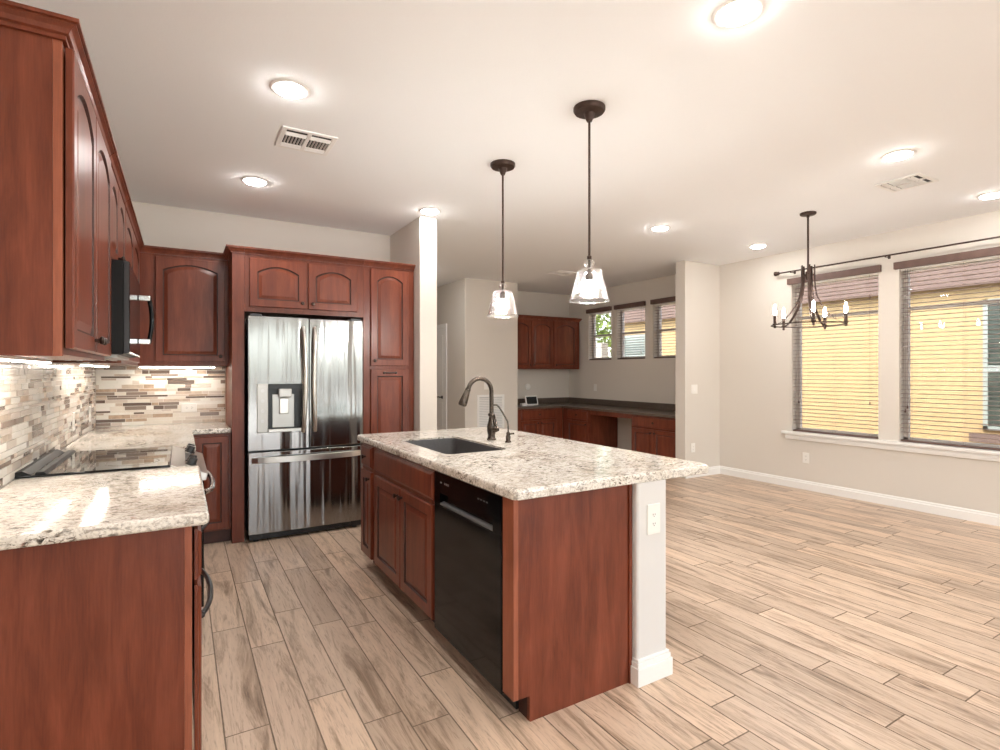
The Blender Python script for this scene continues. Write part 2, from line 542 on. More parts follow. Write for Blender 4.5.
# rear wall, behind the camera, with glazed sliding doors added to let in daylight
bm = BM()
RO = [(-0.35, 1.75), (2.05, 3.95), (4.25, 5.95)]
RH = 2.45
xs = sorted({XL, XR, *[p for q in RO for p in q]})
for a, b_ in zip(xs, xs[1:]):
    if (a, b_) in RO: bx(bm, a, YR - 0.15, RH, b_, YR, CZ)
    else: bx(bm, a, YR - 0.15, 0, b_, YR, CZ)
struct('wall_rear', bm, M['wall'])
for i, (a, b_) in enumerate(RO):
    bm = BM()
    for x in (a, (a + b_) / 2 - 0.03, b_ - 0.06): bx(bm, x, YR - 0.12, 0, x + 0.06, YR - 0.05, RH)
    bx(bm, a, YR - 0.12, RH - 0.07, b_, YR - 0.05, RH); bx(bm, a, YR - 0.12, 0, b_, YR - 0.05, 0.06)
    w = struct('window_%d' % (10 + i), bm, M['white'])
    struct('pane', bx(BM(), a + 0.03, YR - 0.09, 0.03, b_ - 0.03, YR - 0.084, RH - 0.05), M['glass'], w)
    ld = bpy.data.lights.new('sky_portal', 'AREA')
    ld.shape = 'RECTANGLE'; ld.size = b_ - a; ld.size_y = RH
    ld.cycles.is_portal = True
    lo = bpy.data.objects.new('sky_portal', ld); C.objects.link(lo)
    lo.location = ((a + b_) / 2, YR - 0.18, RH / 2); lo.rotation_euler = (PI / 2, 0, 0)
struct('ground', bx(BM(), -14, -18, -0.30, 22, 22, -0.13), M['bounce_ground'])

# windows in the right wall
for i, (a, b_, z0, z1) in enumerate(ops):
    bm = BM()
    X0, X1 = XR + 0.095, XR + 0.145
    for (y0, y1) in ((a, a + 0.04), (b_ - 0.04, b_)): bx(bm, X0, y0, z0, X1, y1, z1)
    bx(bm, X0, a, z0, X1, b_, z0 + 0.045); bx(bm, X0, a, z1 - 0.045, X1, b_, z1)
    bx(bm, X0 + 0.005, a, 1.965, X1 + 0.005, b_, 2.0)
    w = struct('window_%d' % (i + 1), bm, M['vinyl'])
    struct('pane', bx(BM(), X0 + 0.02, a + 0.02, z0 + 0.02, X0 + 0.026, b_ - 0.02, z1 - 0.02), M['glass_dimmed'], w)

# sill with apron under both dining windows
bm = BM()
bx(bm, XR - 0.055, 0.82, 0.625, XR + 0.095, 3.80, 0.655)
prism(bm, [(XR, 0.565), (XR - 0.022, 0.565), (XR - 0.030, 0.60), (XR - 0.022, 0.625), (XR, 0.625)], 'y', 0.86, 3.765)
# (prism outline is x,z for axis y)
struct('trim_1', bm, M['white'], bev=0.004)

# baseboards
def baseboard(name, pts, h=0.105, t=0.016):
    """pts: floor polyline; the board lies on the left side of travel"""
    bm = BM()
    for (a, b_) in zip(pts, pts[1:]):
        a = Vector((*a, 0)); b_ = Vector((*b_, 0)); d = (b_ - a).normalized(); n = Vector((-d.y, d.x, 0))
        prof = [(0, 0), (t, 0), (t, h * 0.72), (t * 0.6, h * 0.78), (t * 0.6, h * 0.9), (t * 0.25, h), (0, h)]
        A = [bm.verts.new(a + n * p + Vector((0, 0, q)) - d * (t if False else 0)) for p, q in prof]
        B = [bm.verts.new(b_ + n * p + Vector((0, 0, q))) for p, q in prof]
        bm.faces.new(A); bm.faces.new(B[::-1])
        for i in range(len(prof)):
            j = (i + 1) % len(prof)
            bm.faces.new((A[i], B[i], B[j], A[j]))
    return struct(name, bm, M['white'])
baseboard('baseboard_right', [(XR, YR), (XR, 4.68)])
baseboard('baseboard_divider', [(XR, 4.68), (5.50, 4.68)])
baseboard('baseboard_hall', [(4.62, 7.25), (3.68, 7.25)])
baseboard('baseboard_pantry', [(2.04, 4.59), (1.87, 4.59)])

# hall door
bm = BM()
DX = 3.68
bx(bm, DX - 0.012, 7.95, 0.01, DX - 0.002, 8.75, 2.06)
for (y0, y1, z0, z1) in ((8.02, 8.31, 0.15, 0.85), (8.39, 8.68, 0.15, 0.85), (8.02, 8.31, 1.0, 1.95), (8.39, 8.68, 1.0, 1.95)):
    bx(bm, DX - 0.018, y0, z0, DX - 0.012, y1, z1)
dr = struct('door_1', bm, M['white'], bev=0.003)
bm = BM()
for (y0, y1, z0, z1) in ((7.875, 7.945, 0, 2.13), (8.755, 8.825, 0, 2.13), (7.945, 8.755, 2.065, 2.13)):
    bx(bm, DX - 0.022, y0, z0, DX - 0.001, y1, z1)
struct('door_casing', bm, M['white'], dr, bev=0.004)
bm = BM()
lathe(bm, [(0.026, 0), (0.026, -0.008), (0.010, -0.012), (0.010, -0.05), (0.0, -0.05)], (DX - 0.019, 8.03, 0.94), 16, 'x')
tube(bm, [(DX - 0.062, 8.03, 0.94), (DX - 0.064, 8.08, 0.945), (DX - 0.062, 8.13, 0.94)], 0.010, 8)
struct('door_handle', bm, M['black'], dr)

# ------------------------------------------------------------------ cabinets
def ring_fill(bm, rings):
    for a, b_ in zip(rings, rings[1:]):
        n = len(a)
        for i in range(n):
            j = (i + 1) % n
            bm.faces.new((a[i], a[j], b_[j], b_[i]))

def door_mesh(x0, x1, z0, z1, arch=0.0, st=0.055, T=0.02, darken_groove=True):
    """raised panel door, front at y=-T, back at y=0. material 0 wood, 1 darker colour in the groove"""
    bm = BM()
    N = 11
    xa, xb, za = x0 + st, x1 - st, z0 + st
    zt = z1 - st - arch
    def outline(d, y):
        a, b_ = xa + d, xb - d
        pts = [(a, za + d), (b_, za + d)]
        for k in range(N):
            t = k / (N - 1)
            pts.append((b_ + (a - b_) * t, zt - d + arch * (1 - (2 * t - 1) ** 2)))
        return [bm.verts.new((p[0], y, p[1])) for p in pts]
    def outer(y, e=0.0):
        pts = [(x0 + e, z0 + e), (x1 - e, z0 + e)]
        for k in range(N):
            t = k / (N - 1)
            pts.append((x1 - e + (x0 - x1 + 2 * e) * t, z1 - e))
        return [bm.verts.new((p[0], y, p[1])) for p in pts]
    o0 = outer(0); o1 = outer(-T + 0.004); o2 = outer(-T, 0.004)
    i0 = outline(0, -T); i1 = outline(0.005, -T + 0.009); i2 = outline(0.010, -T + 0.009); i3 = outline(min(0.034, (xb - xa) * 0.3), -T + 0.002)
    ring_fill(bm, [o0, o1, o2, i0, i1, i2, i3])
    bm.faces.new(i3); bm.faces.new(o0[::-1])
    bm.faces.ensure_lookup_table()
    if darken_groove:
        n = N + 2
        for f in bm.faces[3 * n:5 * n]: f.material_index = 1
    return bm

def drawer_mesh(x0, x1, z0, z1, T=0.02):
    bm = BM()
    def r(y, e):
        return [bm.verts.new(p) for p in ((x0 + e, y, z0 + e), (x1 - e, y, z0 + e), (x1 - e, y, z1 - e), (x0 + e, y, z1 - e))]
    rs = [r(0, 0), r(-T * 0.45, 0), r(-T * 0.6, 0.007), r(-T * 0.85, 0.010), r(-T, 0.016)]
    ring_fill(bm, rs); bm.faces.new(rs[-1]); bm.faces.new(rs[0][::-1])
    return bm

def knob_mesh(x, z, y=-0.02, s=1.0):
    return lathe(BM(), [(0.006 * s, 0), (0.006 * s, 0.012 * s), (0.013 * s, 0.016 * s), (0.015 * s, 0.022 * s), (0.011 * s, 0.028 * s), (0, 0.030 * s)], (x, y, z), 14, '-y')

def pull_mesh(xc, z, L, y=-0.02, out=0.034, r=0.0065, vertical=False):
    bm = BM()
    pts = []
    for k in range(13):
        t = k / 12
        s = (t - 0.5) * L
        o = out * math.sin(PI * t) ** 0.6
        pts.append((xc, y - o, z + s) if vertical else (xc + s, y - o, z))
    tube(bm, pts, r, 8)
    for e in (0, 12):
        p = pts[e]
        lathe(bm, [(0.012, -0.004), (0.012, 0.004), (0.008, 0.012)], (p[0], p[1], p[2]), 10, '-y')
    return bm

WOOD = [M['wood'], M['wood_groove']]

def cab_door(root, x0, x1, z0, z1, arch=0.0, knob=None, st=0.055, ks=1.0):
    d = obj('door', door_mesh(x0, x1, z0, z1, arch, st), WOOD, root)
    if knob:
        kx = x0 + 0.032 if knob[0] == 'l' else x1 - 0.032
        kz = z0 + 0.045 if knob[1] == 'b' else z1 - 0.045
        obj('knob', knob_mesh(kx, kz, s=ks), M['knob'], d, smooth=True)
    return d

def cab_drawer(root, x0, x1, z0, z1, hw='knob', L=0.12, nm='drawer'):
    d = obj(nm, drawer_mesh(x0, x1, z0, z1), M['wood'], root)
    if hw == 'knob':
        obj('knob', knob_mesh((x0 + x1) / 2, (z0 + z1) / 2), M['knob'], d, smooth=True)
    elif hw == 'pull':
        obj('handle', pull_mesh((x0 + x1) / 2, (z0 + z1) / 2, L), M['black'], d, smooth=True)
    return d

def crown(root, path, z0=2.288, z1=2.34, out=0.044):
    """crown moulding along a local polyline; profile grows to the right side of travel"""
    bm = BM()
    prof = [(0, 0), (0.010, 0), (0.010, 0.018), (0.018, 0.024), (0.024, 0.042), (0.036, 0.056), (0.036, 0.062), (out, 0.064), (out, 0.080), (0, 0.080)]
    prof = [(p, z0 + q * (z1 - z0) / 0.08) for p, q in prof]
    P = [Vector((*p, 0)) for p in path]
    dirs = [(b_ - a).normalized() for a, b_ in zip(P, P[1:])]
    nr = [Vector((d.y, -d.x, 0)) for d in dirs]
    rings = []
    for i, p in enumerate(P):
        if i == 0: m_ = nr[0]
        elif i == len(P) - 1: m_ = nr[-1]
        else:
            m_ = nr[i - 1] + nr[i]; m_ = m_ / (m_.dot(nr[i]))
        rings.append([bm.verts.new(p + m_ * q + Vector((0, 0, z))) for q, z in prof])
    ring_fill(bm, rings)
    bm.faces.new(rings[0]); bm.faces.new(rings[-1][::-1])
    return obj('crown_molding', bm, M['wood'], root)

R90 = PI / 2
FXB = 0.03      # face of the base cabinets on the wall with the range
FXU = -0.29     # face of the upper cabinets there

# --- base cabinet with drawers, nearest the camera (local x along world y)
t = thing('base_cabinet', 'cherry drawer base cabinet with a plain end panel and arched black pulls, before the range', 'cabinet', (FXB, 1.955, 0), R90)
W = 2.93 - 1.955
bm = BM(); bx(bm, 0.022, 0.0206, 0.10, W, 0.628, 0.868); obj('body', bm, M['wood'], t)
bm = BM(); bx(bm, 0, 0.021, 0.0, 0.0215, 0.628, 0.868); obj('end_panel', bm, M['wood'], t)
for (a, b_) in ((0, 0.022), (W - 0.02, W)): obj('face_stile', bx(BM(), a, 0, 0.10, b_, 0.0205, 0.868), M['wood_edge'], t)
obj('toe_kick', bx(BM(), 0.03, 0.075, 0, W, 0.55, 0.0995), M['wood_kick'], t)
d1 = cab_drawer(t, 0.012, W - 0.01, 0.690, 0.850, 'pull', 0.36)
d2 = obj('drawer', drawer_mesh(0.012, W - 0.01, 0.115, 0.672), M['wood'], t)
obj('handle', pull_mesh(0.375, 0.530, 0.50, out=0.040, r=0.009), M['black'], d2, smooth=True)
for d in (d1, d2): d.location.y = -0.007

# --- base cabinet between range and corner
t = thing('base_cabinet', 'cherry base cabinet between the range and the tiled corner, seen edge-on', 'cabinet', (FXB, 3.715, 0), R90)
W = 4.78 - 3.715
bm = BM(); bx(bm, 0, 0, 0.10, W, 0.628, 0.868); obj('body', bm, M['wood'], t)
obj('toe_kick', bx(BM(), 0, 0.075, 0, W, 0.55, 0.0995), M['wood_kick'], t)
cab_drawer(t, 0.02, W - 0.12, 0.70, 0.85, 'pull', 0.2)
cab_door(t, 0.02, (W - 0.1) / 2 - 0.004, 0.115, 0.68, 0, 'rt')
cab_door(t, (W - 0.1) / 2 + 0.004, W - 0.12, 0.115, 0.68, 0, 'lt')

# --- base cabinet on the back wall beside the refrigerator
t = thing('base_cabinet', 'narrow cherry base cabinet with one tall door, between tiled corner and refrigerator panel', 'cabinet', (0.035, 4.785, 0))
W = 0.345 - 0.035
bm = BM(); bx(bm, 0, 0, 0.10, W - 0.002, 0.61, 0.868); obj('body', bm, M['wood'], t)
obj('toe_kick', bx(BM(), 0.0, 0.03, 0, W - 0.002, 0.55, 0.0995), M['wood_kick'], t)
cab_door(t, 0.055, W - 0.02, 0.115, 0.845, 0, None, 0.05)

# --- upper cabinets, wall with the microwave
ZU0, ZU1 = 1.40, 2.292
t = thing('upper_cabinet', 'tall cherry two-door upper cabinet with a plain end panel, before the microwave', 'cabinet', (FXU, 1.945, 0), R90)
W = 2.935 - 1.945
DEPU = FXU - XL - 0.004
bm = BM(); bx(bm, 0.022, 0, ZU0, W, DEPU, ZU1 + 0.006); obj('body', bm, M['wood'], t)
obj('end_panel', bx(BM(), 0.0, 0.021, ZU0 - 0.005, 0.0215, DEPU, ZU1 + 0.006), M['wood'], t)
obj('face_frame', bx(BM(), 0, 0, ZU0 - 0.005, 0.0215, 0.0205, ZU1 + 0.006), M['wood_edge'], t)
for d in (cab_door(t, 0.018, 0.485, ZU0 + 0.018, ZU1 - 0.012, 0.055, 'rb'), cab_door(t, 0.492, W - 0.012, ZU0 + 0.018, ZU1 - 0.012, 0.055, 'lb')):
    d.location.y = -0.005
crown(t, [(0, DEPU - 0.002), (0, 0), (W, 0)])

t = thing('upper_cabinet', 'short cherry two-door upper cabinet directly above the black microwave', 'cabinet', (FXU, 2.94, 0), R90)
W = 0.76
bm = BM(); bx(bm, 0, 0, 1.855, W, DEPU, ZU1 + 0.006); obj('body', bm, M['wood'], t)
cab_door(t, 0.012, W / 2 - 0.004, 1.870, ZU1 - 0.012, 0.045, 'rb')
cab_door(t, W / 2 + 0.004, W - 0.012, 1.870, ZU1 - 0.012, 0.045, 'lb')
crown(t, [(0, 0), (W, 0)])

t = thing('upper_cabinet', 'cherry two-door upper cabinet between the microwave and the corner', 'cabinet', (FXU, 3.705, 0), R90)
W = 5.07 - 3.705
bm = BM(); bx(bm, 0, 0, ZU0, W, DEPU, ZU1 + 0.006); obj('body', bm, M['wood'], t)
cab_door(t, 0.012, 0.60, ZU0 + 0.018, ZU1 - 0.012, 0.055, 'rb')
cab_door(t, 0.608, 1.20, ZU0 + 0.018, ZU1 - 0.012, 0.055, 'lb')
crown(t, [(0, 0), (W - 0.045, 0)])

# --- corner upper on the back wall
t = thing('upper_cabinet', 'square cherry upper cabinet with one wide arched door, beside the refrigerator surround', 'cabinet', (FXU, 5.07, 0))
W = 0.343 - FXU
bm = BM(); bx(bm, 0, 0, ZU0, W, 0.326, ZU1 + 0.006); obj('body', bm, M['wood'], t)
cab_door(t, 0.115, W - 0.028, ZU0 + 0.035, ZU1 - 0.025, 0.05, 'rb', 0.05)
crown(t, [(0.0, 0), (W, 0)])

# --- refrigerator surround
YF = 4.72
t = thing('refrigerator_surround', 'full-height cherry panel with a wide front stile on the left of the refrigerator', 'panel', (0.345, YF, 0))
obj('stile', bx(BM(), 0, 0, 0, 0.088, 0.021, 2.296), M['wood'], t, bev=0.002)
obj('side_panel', bx(BM(), 0, 0.0215, 0, 0.02, 0.675, 2.296), M['wood'], t)
crown(t, [(0, 0.305), (0, 0), (0.088, 0)])

t = thing('upper_cabinet', 'low wide cherry cabinet with two arched doors directly over the refrigerator', 'cabinet', (0.434, YF, 0))
W = 1.388 - 0.434
bm = BM(); bx(bm, 0, 0, 1.832, W, 0.66, 2.296); obj('body', bm, M['wood'], t)
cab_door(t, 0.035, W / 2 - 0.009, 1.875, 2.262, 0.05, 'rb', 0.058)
cab_door(t, W / 2 + 0.009, W - 0.055, 1.875, 2.262, 0.05, 'lb', 0.058)
crown(t, [(0, 0), (W, 0)])

t = thing('pantry_cabinet', 'tall narrow cherry pantry cabinet with two stacked doors, right of the refrigerator', 'cabinet', (1.389, YF, 0))
W = 1.862 - 1.389
bm = BM(); bx(bm, 0, 0, 0.10, W, 0.66, 2.296); obj('body', bm, M['wood'], t)
obj('toe_kick', bx(BM(), 0.0, 0.06, 0, W, 0.6, 0.0995), M['wood_kick'], t)
cab_door(t, 0.062, W - 0.056, 1.405, 2.272, 0.05, 'lb', 0.058)
d = cab_door(t, 0.062, W - 0.056, 0.115, 1.372, 0, None, 0.058)
obj('handle', pull_mesh((0.062 + W - 0.056) / 2, 1.343, 0.11, out=0.02, r=0.006), M['knob'], d, smooth=True)
crown(t, [(0, 0), (W, 0)])

# --- refrigerator
fx0, fx1, fy = 0.455, 1.364, 4.635
t = thing('refrigerator', 'black stainless french-door refrigerator with water dispenser and bottom freezer drawer', 'refrigerator', (0.905, 4.70, 0))
obj('body', bx(BM(), fx0 + 0.004, 4.71, 0.06, fx1 - 0.004, 5.36, 1.785), M['steel_dark'], t, world=True, bev=0.004)
bm = BM(); bx(bm, fx0 + 0.01, 4.665, 0.018, fx1 - 0.01, 4.70, 0.062)
for k in range(4): bx(bm, fx0 + 0.10, 4.66, 0.024 + k * 0.009, fx1 - 0.10, 4.665, 0.029 + k * 0.009)
for x in (fx0 + 0.06, fx1 - 0.06): lathe(bm, [(0.02, 0.0), (0.02, 0.02)], (x, 4.70, 0), 12)
obj('grille', bm, M['black'], t, world=True)
mid = (fx0 + fx1) / 2
def fridge_panel(x0, x1, z0, z1, hole=None):
    bm = BM()
    n = 12
    def yf(x):
        u = (x - fx0) / (fx1 - fx0)
        return fy + 0.012 * (2 * u - 1) ** 2
    if not hole:
        xs = [x0 + (x1 - x0) * k / n for k in range(n + 1)]
        pts = [(x, yf(x)) for x in xs] + [(x1, 4.705), (x0, 4.705)]
        prism(bm, pts, 'z', z0, z1)
    else:
        ha, hb, hz0, hz1 = hole
        for (a, b_, c, d_) in ((x0, ha, z0, z1), (hb, x1, z0, z1), (ha, hb, z0, hz0), (ha, hb, hz1, z1)):
            xs = [a + (b_ - a) * k / 4 for k in range(5)]
            prism(bm, [(x, yf(x)) for x in xs] + [(b_, 4.705), (a, 4.705)], 'z', c, d_)
        bx(bm, ha, 4.69, hz0, hb, 4.705, hz1)
    return bm
dl = obj('door', fridge_panel(fx0, mid - 0.003, 0.728, 1.792, (0.516, 0.856, 0.866, 1.256)), M['steel'], t, world=True)
drr = obj('door', fridge_panel(mid + 0.003, fx1, 0.728, 1.792), M['steel'], t, world=True, bev=0.004)
fz = obj('freezer_drawer', fridge_panel(fx0, fx1, 0.065, 0.712), M['steel'], t, world=True, bev=0.004)
# door handles: long recessed-grip bars flanking the split
for par, sx in ((dl, -1), (drr, 1)):
    bm = BM()
    xh = mid + sx * 0.034
    pts, rs = [], []
    for k in range(15):
        q = k / 14
        z = 0.86 + q * 0.86
        o = 0.045 * min(1, math.sin(PI * q) ** 0.35) if 0 < q < 1 else 0
        pts.append((xh + sx * 0.012 * (1 - math.sin(PI * q)), fy - 0.002 - o, z)); rs.append(0.017)
    tube(bm, pts, rs, 10)
    obj('handle', bm, M['steel2'], par, world=True, smooth=True)
bm = BM()
oa, ia = [], []
for k in range(21):
    q = k / 20
    x = fx0 + 0.022 + q * (fx1 - fx0 - 0.044)
    sq = math.sin(PI * q)
    oa.append((x, fy + 0.006 - 0.062 * sq ** 0.45)); ia.append((x, fy + 0.010 - 0.040 * sq ** 0.6))
prism(bm, oa + ia[::-1], 'z', 0.628, 0.674)
obj('handle', bm, M['steel2'], fz, world=True, bev=0.006)
# dispenser
dp = obj('dispenser_frame', bx(BM(), 0.516, 4.632, 0.866, 0.598, 4.69, 1.256), M['disp'], t, world=True, bev=0.006)
dp['label'] = 'silver control panel of the water dispenser'
for z in (1.20, 1.12, 1.04, 0.96): obj('button', lathe(BM(), [(0.014, 0), (0.014, 0.002)], (0.557, 4.632, z), 14, '-y'), M['print'], dp, world=True)
bm = BM()
bx(bm, 0.60, 4.683, 0.868, 0.855, 4.689, 1.254)
bx(bm, 0.60, 4.640, 1.215, 0.855, 4.683, 1.254)
obj('dispenser_recess', bm, M['black'], t, world=True)
bm = BM(); bx(bm, 0.632, 4.668, 0.90, 0.80, 4.6825, 1.17); obj('dispenser_back', bm, M['disp'], t, world=True, bev=0.004)
bm = BM(); bx(bm, 0.676, 4.628, 1.145, 0.776, 4.667, 1.215); obj('dispenser_spout', bm, M['disp'], t, world=True, bev=0.008)
bm = BM(); bx(bm, 0.684, 4.650, 1.01, 0.756, 4.667, 1.140); obj('dispenser_paddle', bm, M['steel2'], t, world=True, bev=0.006)
bm = BM(); bx(bm, 0.60, 4.628, 0.868, 0.855, 4.6825, 0.892); obj('dispenser_tray', bm, M['steel2'], t, world=True, bev=0.003)
for x in (fx0 + 0.01, fx1 - 0.10): obj('hinge_cover', bx(BM(), x, 4.66, 1.786, x + 0.09, 4.78, 1.812), M['steel_dark'], t, world=True, bev=0.004)
# maker's mark, upper right of the right door
ly = fy + 0.0095
bm = BM(); bx(bm, 1.304, ly - 0.001, 1.711, 1.308, ly + 0.004, 1.733); bx(bm, 1.304, ly - 0.001, 1.711, 1.317, ly + 0.004, 1.7145)
obj('letter', bm, M['plate'], drr, world=True)
bm = BM()
arc = [(1.331 + 0.0095 * math.cos(a), 1.722 + 0.0095 * math.sin(a)) for a in [math.radians(45 + k * 27) for k in range(11)]] + [(1.3415, 1.7215), (1.333, 1.7215)]
tube(bm, [(x, ly, z) for x, z in arc], 0.0018, 6)
obj('letter', bm, M['plate'], drr, world=True)
obj('emblem', lathe(BM(), [(0.012, 0), (0.012, 0.0015)], (1.286, fy + 0.009, 1.722), 16, '-y'), M['plate'], drr, world=True)

# --- microwave
mx = -0.199
t = thing('microwave', 'black over-the-range microwave with a curved vertical handle, under the short cabinet', 'microwave', (-0.40, 3.32, 1.43))
obj('body', bx(BM(), XL + 0.004, 2.945, 1.43, mx - 0.0225, 3.70, 1.853), M['dull_black'], t, world=True, bev=0.004)
d = obj('door', bx(BM(), mx - 0.022, 2.945, 1.435, mx, 3.52, 1.850), M['black_gloss'], t, world=True, bev=0.006)
obj('door_edge', bx(BM(), mx - 0.0215, 2.9435, 1.437, mx - 0.003, 2.9445, 1.848), M['steel_dark'], d, world=True)
obj('control_panel', bx(BM(), mx - 0.022, 3.525, 1.435, mx - 0.002, 3.70, 1.850), M['black_gloss'], t, world=True, bev=0.004)
bm = BM(); pts = []
for k in range(13):
    q = k / 12
    pts.append((mx + 0.048 + 0.014 * math.sin(PI * q), 3.50, 1.505 + 0.255 * q))
tube(bm, pts, 0.011, 10)
hd = obj('handle', bm, M['black_gloss'], d, world=True, smooth=True)
for z in (1.515, 1.75): obj('handle_post', bx(BM(), mx, 3.487, z - 0.014, mx + 0.056, 3.513, z + 0.014), M['chrome'], d, world=True, bev=0.004)
bm = BM(); bx(bm, XL + 0.05, 3.0, 1.415, mx - 0.05, 3.64, 1.4295)
for k in range(5): bx(bm, XL + 0.08 + k * 0.05, 3.05, 1.410, XL + 0.10 + k * 0.05, 3.6, 1.4155)
obj('vent_grille', bm, M['disp'], t, world=True)

# --- range
ry0, ry1 = 2.945, 3.700
t = thing('range', 'slide-in electric range with black glass cooktop set into the pale counter', 'stove', (-0.26, 3.32, 0))
obj('body', bx(BM(), XL + 0.004, ry0 + 0.006, 0.02, 0.055, ry1 - 0.006, 0.895), M['steel_dark'], t, world=True, bev=0.003)
ct = obj('cooktop', bx(BM(), XL + 0.006, ry0 - 0.004, 0.9085, -0.045, ry1 + 0.004, 0.917), M['cooktop'], t, world=True, bev=0.002)
for (x, y, r) in ((-0.20, 3.13, 0.11), (-0.20, 3.51, 0.09), (-0.42, 3.13, 0.08), (-0.42, 3.51, 0.10)):
    obj('burner_ring', lathe(BM(), [(r, 0), (r, 0.0003), (r - 0.003, 0.0003), (r - 0.003, 0), (r, 0)], (x, y, 0.9171), 40, closed=False), M['cooktop_ring'], ct, world=True)
obj('vent_trim', prism(BM(), [(XL + 0.006, 0.917), (XL + 0.006, 0.932), (XL + 0.03, 0.936), (XL + 0.06, 0.917)], 'y', ry0, ry1), M['dull_black'], t, world=True, bev=0.002)
obj('vent_trim', prism(BM(), [(XL + 0.07, 0.917), (XL + 0.075, 0.928), (XL + 0.10, 0.928), (XL + 0.11, 0.917)], 'y', ry0, ry1), M['dull_black'], t, world=True, bev=0.002)
cp = obj('control_panel', prism(BM(), [(-0.043, 0.917), (-0.043, 0.895), (0.05, 0.83), (0.105, 0.83), (0.112, 0.862)], 'y', ry0, ry1), M['steel2'], t, world=True, bev=0.004)
slope = Vector((0.055, 0, 0.155)).normalized()
for y in (3.03, 3.13, 3.515, 3.615):
    bm = BM()
    lathe(bm, [(0.026, 0), (0.026, 0.012), (0.021, 0.014), (0.019, 0.038), (0.016, 0.042), (0, 0.042)], (0, 0, 0), 18)
    M4 = slope.to_track_quat('Z', 'Y').to_matrix().to_4x4()
    bmesh.ops.transform(bm, matrix=Matrix.Translation((0.040, y, 0.892)) @ M4, verts=bm.verts)
    k = obj('knob', bm, M['black'], cp, world=True, smooth=True)
    bm = BM()
    lathe(bm, [(0.0275, 0.0), (0.0275, 0.006)], (0, 0, 0), 18)
    bmesh.ops.transform(bm, matrix=Matrix.Translation((0.040, y, 0.892)) @ M4, verts=bm.verts)
    rg = obj('knob_ring', bm, M['chrome'], cp, world=True)
dd = obj('oven_door', bx(BM(), 0.056, ry0 + 0.008, 0.22, 0.095, ry1 - 0.008, 0.826), M['black_gloss'], t, world=True, bev=0.005)
bm = BM(); pts = []
for k in range(13):
    q = k / 12
    pts.append((0.095 + (0.05 * math.sin(PI * q) ** 0.35 if 0 < q < 1 else 0), ry0 + 0.04 + q * (ry1 - ry0 - 0.08), 0.765))
tube(bm, pts, 0.013, 10)
obj('handle', bm, M['chrome'], dd, world=True, smooth=True)
obj('storage_drawer', bx(BM(), 0.056, ry0 + 0.008, 0.04, 0.09, ry1 - 0.008, 0.205), M['steel2'], t, world=True, bev=0.004)

# --- countertops
T0, T1 = 0.8685, 0.9085
def slab(pts, z0, z1):
    return prism(BM(), pts, 'z', z0, z1)
def rcorner(cx, cy, r, a0, a1, n=6):
    return [(cx + r * math.cos(math.radians(a0 + (a1 - a0) * i / n)), cy + r * math.sin(math.radians(a0 + (a1 - a0) * i / n))) for i in range(n + 1)]
ctop = slab([(XL + 0.004, 1.925)] + rcorner(0.077 - 0.02, 1.945, 0.02, -90, 0) + [(0.077, 2.938), (XL + 0.004, 2.938)], T0, T1)
o = obj('countertop', ctop, M['granite'], bev=0.012, seg=3)
tag(o, 'pale speckled granite counter slab in the lower left, between range and the drawer cabinet end', 'countertop')
ctop = slab([(XL + 0.004, 3.706), (0.077, 3.706), (0.077, 4.75), (0.343, 4.75), (0.343, YB - 0.004), (XL + 0.004, YB - 0.004)], T0, T1)
o = obj('countertop', ctop, M['granite'], bev=0.010, seg=3)
tag(o, 'L-shaped pale granite counter turning the tiled corner beyond the range', 'countertop')

# --- mosaic backsplash
def tiles(name, along0, along1, z0, z1, place, seed, wts):
    R = random.Random(seed)
    bm = BM()
    z = z0 + 0.002
    def quadbox(a0, a1, b0, b1, th, mi):
        n0 = len(bm.faces)
        p = [place(a0, b0, 0), place(a1, b0, 0), place(a1, b1, 0), place(a0, b1, 0), place(a0, b0, th), place(a1, b0, th), place(a1, b1, th), place(a0, b1, th)]
        vs = [bm.verts.new(q) for q in p]
        for f in ((4, 5, 6, 7), (0, 1, 5, 4), (1, 2, 6, 5), (2, 3, 7, 6), (3, 0, 4, 7)):
            fc = bm.faces.new([vs[i] for i in f]); fc.material_index = mi
    quadbox(along0, along1, z0, z1, 0.003, 7)
    hs_ = [0.0145, 0.0245, 0.0245, 0.031]
    while z < z1 - 0.012:
        h = min(R.choice(hs_), z1 - z - 0.001)
        a = along0 - R.random() * 0.12
        while a < along1:
            L = R.choice([0.05, 0.075, 0.10, 0.15, 0.15, 0.20])
            a0, a1 = max(a, along0), min(a + L, along1)
            if a1 - a0 > 0.006:
                mi = R.choices(range(7), wts)[0]
                quadbox(a0, a1 - 0.003, z, z + h, 0.007 + 0.001 * R.random(), mi)
            a += L
        z += h + 0.003
    return struct(name, bm, TILES + [M['tile_grout']])
tiles('wall_left_backsplash', 0.9, YB - 0.002, T1 + 0.0005, 1.398, lambda a, z, t_: (XL + 0.0005 + t_, a, z), 11, [25, 24, 4, 9, 15, 6, 20])
tiles('wall_back_backsplash', XL + 0.010, 0.343, T1 + 0.0005, 1.398, lambda a, z, t_: (a, YB - 0.0005 - t_, z), 21, [18, 22, 13, 14, 14, 11, 14])

